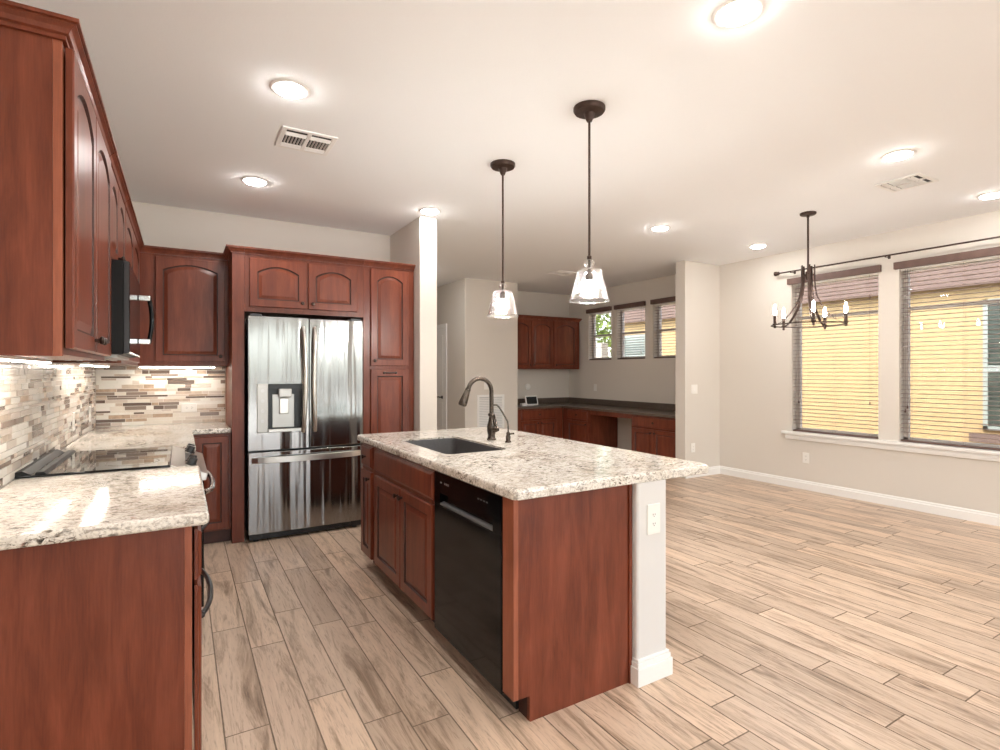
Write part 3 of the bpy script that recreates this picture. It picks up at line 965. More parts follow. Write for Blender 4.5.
# --- wall plates
def plate(name, label, cat, w, h, loc, rot, sockets='outlet', group=None):
    t = thing(name, label, cat, loc, rot, group)
    obj('cover', bx(BM(), -w / 2, -0.006, -h / 2, w / 2, 0, h / 2), M['plate'], t, bev=0.0025)
    hor = w > h
    for s in (-1, 1):
        bm = BM()
        if sockets == 'outlet':
            cx, cz = (s * 0.02, 0) if hor else (0, s * 0.02)
            for e in (-1, 1):
                if hor: bx(bm, cx - 0.004, -0.0066, cz + e * 0.006 - 0.001, cx + 0.003, -0.006, cz + e * 0.006 + 0.001)
                else: bx(bm, cx + e * 0.006 - 0.0012, -0.0066, cz - 0.003, cx + e * 0.006 + 0.0012, -0.006, cz + 0.004)
            lathe(bm, [(0.0022, 0.006), (0.0022, 0.0066)], (cx + (0.008 if hor else 0), 0, cz - (0 if hor else 0.008)), 8, '-y')
        if sockets == 'outlet': obj('socket', bm, M['slot'], t)
        else: bm.free()
    if sockets != 'outlet':
        obj('rocker', prism(BM(), [(-0.0062, -0.032), (-0.0095, -0.03), (-0.0062, 0.032)], 'x', -0.016, 0.016), M['white'], t)
    return t
plate('outlet_plate', 'white upright plate on the side-wall tiles just beyond the cooktop', 'outlet', 0.075, 0.118, (XL + 0.0087, 4.33, 1.035), R90)
plate('outlet_plate', 'white upright plate on the side-wall tiles nearest the corner', 'outlet', 0.075, 0.118, (XL + 0.0087, 5.05, 1.035), R90)
plate('outlet_plate', 'white sideways plate on the back tiles near the refrigerator panel', 'outlet', 0.118, 0.075, (0.06, YB - 0.0087, 1.04), 0)
plate('outlet_plate', 'white double outlet on the end of the white island wall', 'outlet', 0.078, 0.132, (1.786, 1.6955, 0.705), 0)
plate('outlet_plate', 'white outlet low on the beige wall under the dining window', 'outlet', 0.075, 0.118, (XR - 0.0005, 3.53, 0.365), -R90)
plate('outlet_plate', 'faint white outlet low on the short wall by the desk alcove', 'outlet', 0.075, 0.118, (5.64, 4.6795, 0.38), 0)
plate('switch_plate', 'white switch on the short wall by the desk alcove', 'switch', 0.118, 0.118, (5.665, 4.6795, 1.13), 0, 'switch')
plate('switch_plate', 'white switch above the desk below the small windows', 'switch', 0.075, 0.118, (XR - 0.0005, 7.18, 1.08), -R90, 'switch')
plate('switch_plate', 'white thermostat plate above the return grille, behind the faucet', 'thermostat', 0.085, 0.11, (4.05, 7.2495, 1.135), 0, 'switch')
o = obj('wall_sensor', lathe(BM(), [(0.055, 0), (0.055, 0.018), (0.046, 0.026), (0, 0.026)], (5.25, 7.9195, 1.09), 20, '-y'), M['plate'], smooth=True)
tag(o, 'round white disc on the wall under the desk upper cabinets', 'sensor')

# --- under-cabinet lamps
def strip_lamp(label, loc, size):
    t = thing('under_cabinet_light', label, 'light', loc)
    sx, sy = size
    obj('housing', bx(BM(), -sx / 2, -sy / 2, -0.010, sx / 2, sy / 2, 0), M['white'], t)
    obj('lens', bx(BM(), -sx / 2 + 0.004, -sy / 2 + 0.004, -0.014, sx / 2 - 0.004, sy / 2 - 0.004, -0.0102), M['strip'], t)
strip_lamp('glowing lamp strip under the tall two-door upper cabinet', (-0.48, 2.42, 1.3995), (0.05, 0.85))
strip_lamp('glowing lamp strip under the square back-wall cabinet', (-0.02, 5.27, 1.3995), (0.55, 0.05))
strip_lamp('glowing lamp strip under the cabinet between microwave and corner', (-0.48, 4.4, 1.3995), (0.05, 1.0))

# ------------------------------------------------------------------ island
IX = 1.084   # face frames
t = thing('sink_cabinet', 'cherry sink base cabinet in the island with false front over two doors', 'cabinet', (IX + 0.014, 3.465, 0), -R90)
W = 3.465 - 2.472
bm = BM(); bx(bm, 0, 0, 0.10, W, 0.02, 0.867); bx(bm, 0, 0.02, 0.10, 0.018, 0.576, 0.867); bx(bm, W - 0.018, 0.02, 0.10, W, 0.576, 0.867)
bx(bm, 0.018, 0.02, 0.10, W - 0.018, 0.576, 0.118); obj('body', bm, M['wood'], t)
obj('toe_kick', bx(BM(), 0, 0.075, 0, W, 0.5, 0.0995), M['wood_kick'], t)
cab_drawer(t, 0.045, W - 0.02, 0.705, 0.850, None, nm='false_front')
cab_door(t, 0.045, 0.517, 0.108, 0.682, 0, 'rt', 0.06)
cab_door(t, 0.523, W - 0.02, 0.108, 0.682, 0, 'lt', 0.06)
t = thing('base_cabinet', 'narrow cherry cabinet at the far end of the island, one drawer over one door', 'cabinet', (IX + 0.014, 3.745, 0), -R90)
W = 3.745 - 3.467
bm = BM(); bx(bm, 0, 0, 0.10, W, 0.576, 0.867); obj('body', bm, M['wood'], t)
obj('toe_kick', bx(BM(), 0, 0.075, 0, W, 0.5, 0.0995), M['wood_kick'], t)
cab_drawer(t, 0.018, W - 0.03, 0.705, 0.850)
cab_door(t, 0.018, W - 0.03, 0.108, 0.682, 0, 'rt')
t = thing('island_cladding', 'plain cherry end panel of the island beside the white wall end', 'panel', (IX, 1.73, 0))
obj('panel', prism(BM(), [(0.022, 0.10), (0.074, 0.10), (0.074, 0), (0.603, 0), (0.603, 0.867), (0.022, 0.867)], 'y', 0, 0.019), M['wood'], t)
obj('face_stile', bx(BM(), 0, 0, 0.10, 0.0215, 0.080, 0.867), M['wood_edge'], t)
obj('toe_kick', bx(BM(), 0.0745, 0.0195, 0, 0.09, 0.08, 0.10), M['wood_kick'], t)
bm = BM(); bx(bm, 0.587, -0.008, 0, 0.603, -0.0005, 0.867); obj('scribe_trim', bm, M['wood'], t)
# dishwasher
dy0, dy1 = 1.812, 2.466
t = thing('dishwasher', 'black built-in dishwasher in the island between end panel and sink cabinet', 'dishwasher', (1.3, 2.154, 0))
obj('body', bx(BM(), 1.105, dy0 + 0.005, 0.10, 1.66, dy1 - 0.005, 0.862), M['steel_dark'], t, world=True)
obj('toe_kick', bx(BM(), 1.15, dy0 + 0.004, 0.004, 1.20, dy1 - 0.004, 0.0845), M['black'], t, world=True)
obj('door', bx(BM(), 1.080, dy0 + 0.004, 0.085, 1.1045, dy1 - 0.004, 0.705), M['black_gloss'], t, world=True, bev=0.003)
bm = BM(); bx(bm, 1.080, dy0 + 0.004, 0.765, 1.1045, dy1 - 0.004, 0.860); bx(bm, 1.080, dy0 + 0.004, 0.7055, 1.1045, dy0 + 0.07, 0.7645)
bx(bm, 1.080, dy1 - 0.07, 0.7055, 1.1045, dy1 - 0.004, 0.7645); bx(bm, 1.101, dy0 + 0.07, 0.7055, 1.1045, dy1 - 0.07, 0.7645)
cpn = obj('control_panel', bm, M['black_gloss'], t, world=True)
bm = BM(); prism(bm, [(1.0805, 0.708), (1.0805, 0.716), (1.1005, 0.722), (1.1005, 0.708)], 'y', dy0 + 0.072, dy1 - 0.072)
obj('handle_lip', bm, M['print_dim'], t, world=True)
mk = []
for k in range(4): mk.append((dy0 + 0.11 + k * 0.025, 0.812, dy0 + 0.122 + k * 0.025, 0.818))
for k in range(3): mk.append((dy1 - 0.17 + k * 0.018, 0.812, dy1 - 0.158 + k * 0.018, 0.822))
mk.append((dy1 - 0.09, 0.813, dy1 - 0.075, 0.820))
for (a, b_, c, d_) in mk: obj('control_mark', bx(BM(), 1.0792, a, b_, 1.0799, c, d_), M['print_dim'], cpn, world=True)

# white half wall behind the cabinets
struct('wall_island', slab(rcorner(1.692 + 0.014, 1.696 + 0.014, 0.014, 180, 270) + rcorner(1.874 - 0.014, 1.696 + 0.014, 0.014, 270, 360) + [(1.874, 3.775), (1.692, 3.775)], 0, 0.868), M['wall_white'])
bm = BM()
def bb_box(x0, y0, x1, y1):
    bx(bm, x0 - 0.016, y0 - 0.016, 0, x1 + 0.016, y1, 0.078)
    bx(bm, x0 - 0.010, y0 - 0.010, 0.078, x1 + 0.010, y1, 0.098)
    bx(bm, x0 - 0.005, y0 - 0.005, 0.098, x1 + 0.005, y1, 0.110)
bb_box(1.694, 1.692, 1.874, 1.728)
bx(bm, 1.874, 1.728, 0, 1.890, 3.775, 0.078); bx(bm, 1.874, 1.728, 0.078, 1.884, 3.775, 0.105)
struct('baseboard_island', bm, M['white'], bev=0.003)

# island countertop with sink cut-out
X0, X1, Y0, Y1 = 1.068, 2.19, 1.698, 3.805
SX0, SX1, SY0, SY1 = 1.222, 1.615, 2.62, 3.34
outer = rcorner(X0 + 0.03, Y0 + 0.03, 0.03, 180, 270, 8) + rcorner(X1 - 0.05, Y0 + 0.05, 0.05, 270, 360, 8) + rcorner(X1 - 0.05, Y1 - 0.05, 0.05, 0, 90, 8) + rcorner(X0 + 0.03, Y1 - 0.03, 0.03, 90, 180, 8)
inner = rcorner(SX0 + 0.05, SY0 + 0.05, 0.05, 180, 270, 8) + rcorner(SX1 - 0.05, SY0 + 0.05, 0.05, 270, 360, 8) + rcorner(SX1 - 0.05, SY1 - 0.05, 0.05, 0, 90, 8) + rcorner(SX0 + 0.05, SY1 - 0.05, 0.05, 90, 180, 8)
bm = BM()
def ring(pts, z): return [bm.verts.new((p[0], p[1], z)) for p in pts]
def inset_pts(pts, d):
    cx = sum(p[0] for p in pts) / len(pts); cy = sum(p[1] for p in pts) / len(pts)
    hx = max(abs(p[0] - cx) for p in pts); hy = max(abs(p[1] - cy) for p in pts)
    return [(cx + (p[0] - cx) * (hx - d) / hx, cy + (p[1] - cy) * (hy - d) / hy) for p in pts]
rings = [ring(inner, T1), ring(inset_pts(outer, 0.013), T1), ring(inset_pts(outer, 0.006), T1 - 0.002), ring(inset_pts(outer, 0.0015), T1 - 0.007), ring(outer, T1 - 0.014),
         ring(outer, T0 + 0.003), ring(inset_pts(outer, 0.003), T0), ring(inner, T0)]
rings.append(rings[0])
ring_fill(bm, rings)
o = obj('countertop', bm, M['granite'])
tag(o, 'large pale granite island top with rounded corners and a sink cut-out', 'countertop')

# sink
t = thing('sink', 'dark grey rectangular undermount sink in the island top', 'sink', (1.42, 2.98, 0.64))
bm = BM()
out_r = inset_pts(inner, -0.02)
def rg(pts, z): return [bm.verts.new((p[0], p[1], z)) for p in pts]
rings = [rg(inset_pts(inner, 0.0075), T1 - 0.009), rg(inset_pts(inner, 0.0085), T1 - 0.05), rg(inset_pts(inner, 0.016), 0.70), rg(inset_pts(inner, 0.034), 0.682)]
ring_fill(bm, rings); bm.faces.new(rings[-1])
o = obj('bowl', bm, M['sink'], t, world=True)
md = o.modifiers.new('th', 'SOLIDIFY'); md.thickness = 0.006; md.offset = 1
obj('drain', lathe(BM(), [(0.045, 0), (0.045, 0.003), (0.03, 0.003), (0.028, -0.001), (0, -0.001)], (1.42, 2.98, 0.6835), 20), M['gunmetal'], t, world=True)

# faucet
fxp, fyp = 1.744, 3.055
t = thing('faucet', 'bronze gooseneck pull-down kitchen faucet with side lever behind the sink', 'faucet', (fxp, fyp, T1))
obj('base', lathe(BM(), [(0.031, 0), (0.031, 0.006), (0.025, 0.012), (0.024, 0.03), (0.030, 0.06), (0.029, 0.09), (0.020, 0.125), (0.016, 0.15), (0.0225, 0.158), (0.0225, 0.168), (0.0165, 0.174), (0, 0.174)], (0, 0, 0), 20), M['gunmetal'], t, smooth=True)
bm = BM()
R_ = 0.086; zc = 1.320 - 0.012 - R_ - T1
pts = [(0, 0, 0.170), (0, 0, zc - 0.05)] + [(-R_ + R_ * math.cos(a), 0, zc + R_ * math.sin(a)) for a in [math.radians(4 + k * 13.3) for k in range(13)]]
tube(bm, pts, 0.0142, 12)
obj('spout', bm, M['gunmetal'], t, smooth=True)
e = Vector(pts[-1]); d_ = (e - Vector(pts[-2])).normalized()
bm = BM()
tube(bm, [e, e + d_ * 0.012, e + d_ * 0.016, e + d_ * 0.045, e + d_ * 0.095, e + d_ * 0.112, e + d_ * 0.120], [0.015, 0.019, 0.016, 0.021, 0.027, 0.027, 0.021], 14)
obj('spray_head', bm, M['gunmetal'], t, smooth=True)
bm = BM()
tube(bm, [(0.0, -0.02, 0.075), (0.012, -0.045, 0.070), (0.018, -0.058, 0.072)], [0.017, 0.019, 0.012], 12)
tube(bm, [(0.016, -0.055, 0.072), (0.015, -0.030, 0.125), (0.012, -0.012, 0.165)], [0.008, 0.006, 0.005], 8)
obj('lever', bm, M['gunmetal'], t, smooth=True)
t = thing('water_tap', 'slim bronze filtered-water tap with thin curved spout beside the faucet', 'tap', (1.768, 2.885, T1))
obj('base', lathe(BM(), [(0.02, 0), (0.02, 0.005), (0.014, 0.012), (0.016, 0.035), (0.011, 0.05), (0.013, 0.058), (0.006, 0.066), (0, 0.066)], (0, 0, 0), 16), M['gunmetal'], t, smooth=True)
bm = BM()
tube(bm, [(0, 0, 0.06), (0, 0, 0.10), (-0.004, 0.002, 0.13), (-0.03, 0.016, 0.185), (-0.052, 0.026, 0.222), (-0.064, 0.032, 0.234), (-0.078, 0.038, 0.236), (-0.092, 0.045, 0.224), (-0.098, 0.048, 0.21)], 0.0052, 8)
obj('spout', bm, M['gunmetal'], t, smooth=True)
bm = BM(); tube(bm, [(0, 0, 0.05), (0.012, -0.026, 0.056), (0.016, -0.04, 0.058)], [0.006, 0.005, 0.006], 8)
obj('lever', bm, M['gunmetal'], t, smooth=True)

# ------------------------------------------------------------------ desk alcove
DT0, DT1 = 0.745, 0.780
o = obj('desk_countertop', slab([(4.624, 7.30), (5.55, 7.30), (5.55, 4.844), (XR - 0.002, 4.844), (XR - 0.002, 7.916), (4.624, 7.916)], DT0, DT1), M['desk_top'], bev=0.004)
tag(o, 'dark brown L-shaped desk top along the alcove walls', 'countertop')
bm = BM(); bx(bm, 4.624, 7.896, DT1 + 0.0005, XR - 0.022, 7.918, DT1 + 0.105); bx(bm, XR - 0.022, 4.844, DT1 + 0.0005, XR - 0.001, 7.918, DT1 + 0.105)
o = obj('desk_backsplash', bm, M['desk_top'], bev=0.003)
tag(o, 'low dark brown upstand along the alcove walls above the desk', 'backsplash')
dz = 0.744
t = thing('base_cabinet', 'cherry desk cabinet under the tablet, one wide drawer over two doors', 'cabinet', (4.63, 7.33, 0))
W = 5.575 - 4.63
bm = BM(); bx(bm, 0, 0, 0.10, W, 0.58, dz); obj('body', bm, M['wood'], t)
obj('toe_kick', bx(BM(), 0, 0.06, 0, W, 0.5, 0.0995), M['wood_kick'], t)
cab_drawer(t, 0.10, 0.80, 0.575, 0.725)
cab_door(t, 0.10, 0.447, 0.115, 0.555, 0, 'rt'); cab_door(t, 0.453, 0.80, 0.115, 0.555, 0, 'lt')
t = thing('base_cabinet', 'cherry desk cabinet in the alcove corner, narrow drawer over one door', 'cabinet', (5.58, 7.325, 0), -R90)
W = 7.325 - 6.62
bm = BM(); bx(bm, 0, 0, 0.10, W, 0.58, dz); obj('body', bm, M['wood'], t)
obj('toe_kick', bx(BM(), 0, 0.06, 0, W, 0.5, 0.0995), M['wood_kick'], t)
cab_drawer(t, 0.13, W - 0.045, 0.575, 0.725)
cab_door(t, 0.13, W - 0.045, 0.115, 0.555, 0, 'rt')
t = thing('base_cabinet', 'cherry desk cabinet beside the short wall, drawer over two doors past the knee space', 'cabinet', (5.58, 5.71, 0), -R90)
W = 5.71 - 4.846
bm = BM(); bx(bm, 0, 0, 0.10, W, 0.58, dz); obj('body', bm, M['wood'], t)
obj('toe_kick', bx(BM(), 0, 0.06, 0, W, 0.5, 0.0995), M['wood_kick'], t)
cab_drawer(t, 0.03, W - 0.02, 0.575, 0.725)
cab_door(t, 0.03, W / 2 - 0.003, 0.115, 0.555, 0, 'rt'); cab_door(t, W / 2 + 0.003, W - 0.02, 0.115, 0.555, 0, 'lt')
o = obj('desk_apron', bx(BM(), 5.585, 5.7105, 0.675, 5.605, 6.6195, 0.7445), M['wood'], bev=0.002)
tag(o, 'cherry apron board over the knee space of the alcove desk', 'panel')
# uppers
t = thing('upper_cabinet', 'cherry two-door upper cabinet in the desk alcove, next to the hall wall edge', 'cabinet', (4.63, 7.57, 0))
W = 5.545 - 4.63
bm = BM(); bx(bm, 0, 0, 1.40, W, 0.348, 2.275); obj('body', bm, M['wood'], t)
cab_door(t, 0.02, 0.455, 1.425, 2.225, 0.055, 'rb'); cab_door(t, 0.462, W - 0.012, 1.425, 2.225, 0.055, 'lb')
crown(t, [(0, 0), (W, 0)], 2.245, 2.305, 0.03)
t = thing('upper_cabinet', 'single-door cherry upper cabinet in the desk alcove corner by the small windows', 'cabinet', (5.546, 7.57, 0))
W = 6.13 - 5.546
bm = BM(); bx(bm, 0, 0, 1.40, W, 0.348, 2.275); obj('body', bm, M['wood'], t)
cab_door(t, 0.018, W - 0.07, 1.425, 2.225, 0.055, 'lb')
crown(t, [(0, 0), (W, 0), (W, 0.345)], 2.245, 2.305, 0.03)
# tablet display and little box on the desk
t = thing('tablet_display', 'white-framed tablet display leaning on the desk in the alcove', 'tablet', (5.12, 7.58, DT1), 0)
bm = BM(); bx(bm, -0.125, -0.011, 0.006, 0.125, 0.0, 0.172)
bmesh.ops.rotate(bm, verts=bm.verts, cent=(0, 0, 0), matrix=Matrix.Rotation(math.radians(-14), 3, 'X'))
tb = obj('frame', bm, M['plate'], t, bev=0.004)
bm = BM(); bx(bm, -0.105, -0.0125, 0.028, 0.105, -0.0112, 0.152)
bmesh.ops.rotate(bm, verts=bm.verts, cent=(0, 0, 0), matrix=Matrix.Rotation(math.radians(-14), 3, 'X'))
obj('screen', bm, M['screen'], t)
obj('stand', prism(BM(), [(0.0, 0), (0.075, 0), (0.03, 0.10)], 'x', -0.04, 0.04), M['plate'], t)
o = obj('charger_box', bx(BM(), 4.90, 7.54, DT1 + 0.0005, 5.0, 7.62, DT1 + 0.045), M['plate'], bev=0.006)
tag(o, 'tiny white box on the desk just left of the tablet', 'box')

# return grille on the hall wall
t = thing('return_grille', 'tall white louvred return-air grille low on the hall wall', 'vent', (4.125, 7.2495, 0.42))
bm = BM()
for (a, b_, c, d_) in ((-0.24, -0.205, 0, 0.58), (0.205, 0.24, 0, 0.58), (-0.205, 0.205, 0, 0.035), (-0.205, 0.205, 0.545, 0.58), (-0.02, 0.02, 0.035, 0.545)): bx(bm, a, -0.014, c, b_, 0, d_)
obj('frame', bm, M['white'], t, bev=0.003)
obj('backing', bx(BM(), -0.205, -0.003, 0.035, 0.205, -0.001, 0.545), M['print'], t)
bm = BM()
for k in range(19):
    z = 0.05 + k * 0.0255
    for (a, b_) in ((-0.205, -0.02), (0.02, 0.205)):
        prism(bm, [(-0.013, z), (-0.011, z), (-0.003, z + 0.016), (-0.005, z + 0.016)], 'x', a, b_)
obj('louvres', bm, M['white'], t)

# ------------------------------------------------------------------ ceiling fittings
def recessed(x, y, label):
    t = thing('recessed_light', label, 'ceiling light', (x, y, CZ), 0, 'recessed ceiling lights')
    obj('trim_ring', lathe(BM(), [(0.074, -0.0005), (0.074, -0.006), (0.086, -0.007), (0.098, -0.0005)], (0, 0, 0), 32, closed=False), M['white'], t, smooth=True)
    obj('lens', lathe(BM(), [(0.0735, -0.0005), (0.0735, -0.006), (0.066, -0.014), (0.045, -0.020), (0, -0.023)], (0, 0, 0), 32, closed=False), M['lamp'], t)
    return t
spots = [(1.887, 1.348, 'large bright recessed ceiling light at the top edge, before the pendants'),
         (0.47, 2.857, 'recessed ceiling light over the kitchen aisle, above the ceiling vent'),
         (0.472, 4.366, 'recessed ceiling light in front of the refrigerator surround'),
         (1.886, 4.394, 'recessed ceiling light right against the white pillar of the pantry wall'),
         (4.056, 3.76, 'recessed ceiling light between the big pendant and the desk alcove wall'),
         (5.584, 3.736, 'recessed ceiling light just left of the chandelier rod by the dining corner'),
         (4.029, 1.703, 'recessed ceiling light just above the dining-side ceiling vent'),
         (5.587, 1.705, 'recessed ceiling light cut by the frame edge above the curtain rod')]
base = None
for (x, y, lab) in spots:
    if base is None: base = recessed(x, y, lab)
    else: copy_tree(base, (x, y, CZ), lab)
for (x, y) in ((0.47, 1.35), (0.47, -0.3), (1.887, -0.3), (4.04, -0.3), (5.585, -0.3), (1.2, -2.4), (4.8, -2.4)):
    copy_tree(base, (x, y, CZ), 'recessed ceiling light in the unseen half of the room')
copy_tree(base, (2.9, 6.9, CZ), 'unseen recessed ceiling light added in the hall behind the white pillar')  # extra lamp added to brighten the hall, out of view

def ceiling_vent(x, y, w, d, label, rot=0):
    t = thing('ceiling_vent', label, 'vent', (x, y, CZ), rot, 'ceiling air vents')
    bm = BM()
    e = 0.028
    for (a, b_, c, d_) in ((-w / 2, w / 2, -d / 2, -d / 2 + e), (-w / 2, w / 2, d / 2 - e, d / 2), (-w / 2, -w / 2 + e, -d / 2 + e, d / 2 - e), (w / 2 - e, w / 2, -d / 2 + e, d / 2 - e), (-0.012, 0.012, -d / 2 + e, d / 2 - e)):
        bx(bm, a, c, -0.010, b_, d_, -0.0005)
    obj('frame', bm, M['white'], t, bev=0.003)
    obj('duct_shade', bx(BM(), -w / 2 + e, -d / 2 + e, -0.002, w / 2 - e, d / 2 - e, -0.0008), M['vent_dark'], t)  # flat dark sheet, shade between the blades put into its colour
    bm = BM()
    for s in (-1, 1):
        xa, xb = (0.012, w / 2 - e) if s > 0 else (-w / 2 + e, -0.012)
        for k in range(6):
            x_ = xa + 0.012 + (xb - xa - 0.024) * k / 5
            prism(bm, [(x_ - 0.003, -0.002), (x_ - 0.001, -0.002), (x_ + 0.003, -0.012), (x_ + 0.001, -0.012)], 'y', -0.045, 0.065)
        for yy in (-0.085, -0.062, 0.085, 0.10):
            prism(bm, [(yy - 0.005, -0.003), (yy - 0.003, -0.003), (yy + 0.006, -0.013), (yy + 0.004, -0.013)], 'x', xa, xb)
    obj('blades', bm, M['white'], t)
    return t
ceiling_vent(0.66, 3.45, 0.315, 0.31, 'white ceiling air vent over the kitchen aisle')
ceiling_vent(4.66, 1.92, 0.30, 0.30, 'white ceiling air vent on the dining side below a recessed light')
ceiling_vent(4.67, 6.17, 0.32, 0.28, 'small white ceiling air vent toward the desk alcove, behind the big pendant')

# pendants
def pendant(x, y, label):
    t = thing('pendant_lamp', label, 'pendant lamp', (x, y, CZ), 0, 'glass island pendants')
    obj('canopy', lathe(BM(), [(0.085, -0.0005), (0.085, -0.016), (0.078, -0.026), (0.030, -0.032), (0.024, -0.05), (0.014, -0.075), (0, -0.075)], (0, 0, 0), 28), M['bronze'], t, smooth=True)
    zb = 1.955 - CZ
    obj('rod', lathe(BM(), [(0.0065, -0.07), (0.0065, zb + 0.02), (0.012, zb + 0.015), (0.012, zb)], (0, 0, 0), 10), M['bronze'], t, smooth=True)
    z = 1.35 - CZ
    prof = [(0.010, 0.604), (0.021, 0.600), (0.027, 0.583), (0.021, 0.566), (0.014, 0.560), (0.020, 0.553), (0.054, 0.549), (0.065, 0.542), (0.070, 0.526), (0.103, 0.390), (0.105, 0.383)]
    sh = obj('shade', lathe(BM(), [(r, z + q) for r, q in prof], (0, 0, 0), 40, closed=False), M['shade_glass'], t, smooth=True)
    rim = lathe(BM(), [(0.1035, z + 0.380), (0.1075, z + 0.380), (0.1075, z + 0.384), (0.1035, z + 0.384), (0.1035, z + 0.380)], (0, 0, 0), 40, closed=False)
    obj('rim', rim, M['shade_glass'], sh, smooth=True)
    obj('socket', lathe(BM(), [(0.007, z + 0.600), (0.007, z + 0.545), (0.019, z + 0.540), (0.019, z + 0.488), (0, z + 0.488)], (0, 0, 0), 16), M['gunmetal'], t, smooth=True)
    obj('bulb', lathe(BM(), [(0.013, z + 0.488), (0.015, z + 0.47), (0.024, z + 0.446), (0.0265, z + 0.428), (0.021, z + 0.408), (0.010, z + 0.399), (0, z + 0.398)], (0, 0, 0), 20), M['bulb'], t, smooth=True)
    return t
p = pendant(1.884, 2.242, 'seeded glass pendant nearest the camera, hanging over the near half of the island')
copy_tree(p, (1.886, 3.148, CZ), 'seeded glass pendant hanging over the far end of the island, above the faucet')

# chandelier
cxp, cyp = 4.808, 2.733
t = thing('chandelier', 'dark bronze five-arm candle chandelier hanging before the dining windows', 'chandelier', (cxp, cyp, CZ))
obj('canopy', lathe(BM(), [(0.066, -0.0005), (0.066, -0.012), (0.058, -0.02), (0.012, -0.024), (0.012, -0.04), (0, -0.04)], (0, 0, 0), 24), M['bronze'], t, smooth=True)
bm = BM(); tube(bm, [(0, 0, -0.03), (0, 0, 2.17 - CZ)], 0.0085, 10); obj('rod', bm, M['bronze'], t, smooth=True)
zr = 1.772 - CZ
obj('hub', lathe(BM(), [(0, 2.25 - CZ), (0.022, 2.245 - CZ), (0.024, 2.20 - CZ), (0.016, 2.17 - CZ), (0, 2.165 - CZ)], (0, 0, 0), 14), M['bronze'], t, smooth=True)
RR = 0.286
bm = BM()
N = 48
for (ro, ri, za, zb) in ((RR + 0.012, RR - 0.012, zr - 0.004, zr + 0.004),):
    A = [[bm.verts.new((r * math.cos(2 * PI * k / N), r * math.sin(2 * PI * k / N), z)) for k in range(N)] for r, z in ((ro, za), (ro, zb), (ri, zb), (ri, za))]
    A.append(A[0]); ring_fill(bm, A)
obj('ring', bm, M['bronze'], t)
phi0 = -YAW - math.radians(29.75)
for k in range(5):
    a = phi0 - math.radians(10 + 72 * k)
    c_, s_ = math.cos(a), math.sin(a)
    bm = BM()
    prof = [(0.052, 2.30), (0.052, 2.15), (0.056, 2.10), (0.072, 2.02), (0.105, 1.94), (0.16, 1.865), (0.215, 1.805), (0.272, 1.776)]
    wv = Vector((-s_, c_, 0)) * 0.011
    ra, rb = [], []
    for r, z in prof:
        p0 = Vector((c_ * r, s_ * r, z - CZ)); n_ = Vector((c_, s_, 0)) * 0.004
        ra.append([bm.verts.new(q) for q in (p0 + wv + n_, p0 - wv + n_, p0 - wv - n_, p0 + wv - n_)])
    ring_fill(bm, ra); bm.faces.new(ra[0]); bm.faces.new(ra[-1][::-1])
    # strut to hub
    tube(bm, [(c_ * 0.015, s_ * 0.015, 2.215 - CZ), (c_ * 0.052, s_ * 0.052, 2.215 - CZ)], 0.006, 6)
    ar = obj('arm', bm, M['bronze'], t)
    px, py = c_ * RR, s_ * RR
    obj('candle_cup', lathe(BM(), [(0.006, zr - 0.03), (0.012, zr - 0.024), (0.010, zr - 0.004), (0.020, zr + 0.004), (0.022, zr + 0.010), (0.0135, zr + 0.012), (0.0135, zr + 0.085), (0, zr + 0.085)], (px, py, 0), 14), M['bronze'], ar, smooth=True)
    obj('bulb', lathe(BM(), [(0.010, zr + 0.085), (0.012, zr + 0.10), (0.0145, zr + 0.118), (0.011, zr + 0.142), (0.008, zr + 0.172), (0, zr + 0.182)], (px, py, 0), 14), M['candle'], ar, smooth=True)

# curtain rod
t = thing('curtain_rod', 'thin dark curtain rod with end finial above the dining windows', 'curtain rod', (XR, 2.69, 2.517))
rx = XR - 0.085
bm = BM(); tube(bm, [(rx, 3.815, 2.517), (rx, 0.6, 2.517)], 0.0085, 10); obj('rod', bm, M['bronze'], t, world=True, smooth=True)
obj('finial', lathe(BM(), [(0.012, -0.03), (0.02, -0.022), (0.02, 0.0), (0.026, 0.008), (0.026, 0.028), (0.012, 0.034), (0, 0.034)], (rx, 3.825, 2.517), 16, 'y'), M['bronze'], t, world=True, smooth=True)
for y in (3.66, 2.685, 0.95):
    bm = BM(); bx(bm, XR - 0.004, y - 0.012, 2.495, XR - 0.0005, y + 0.012, 2.54)
    tube(bm, [(XR - 0.004, y, 2.512), (rx, y, 2.503), (rx, y, 2.509)], 0.005, 8)
    obj('bracket', bm, M['bronze'], t, world=True)

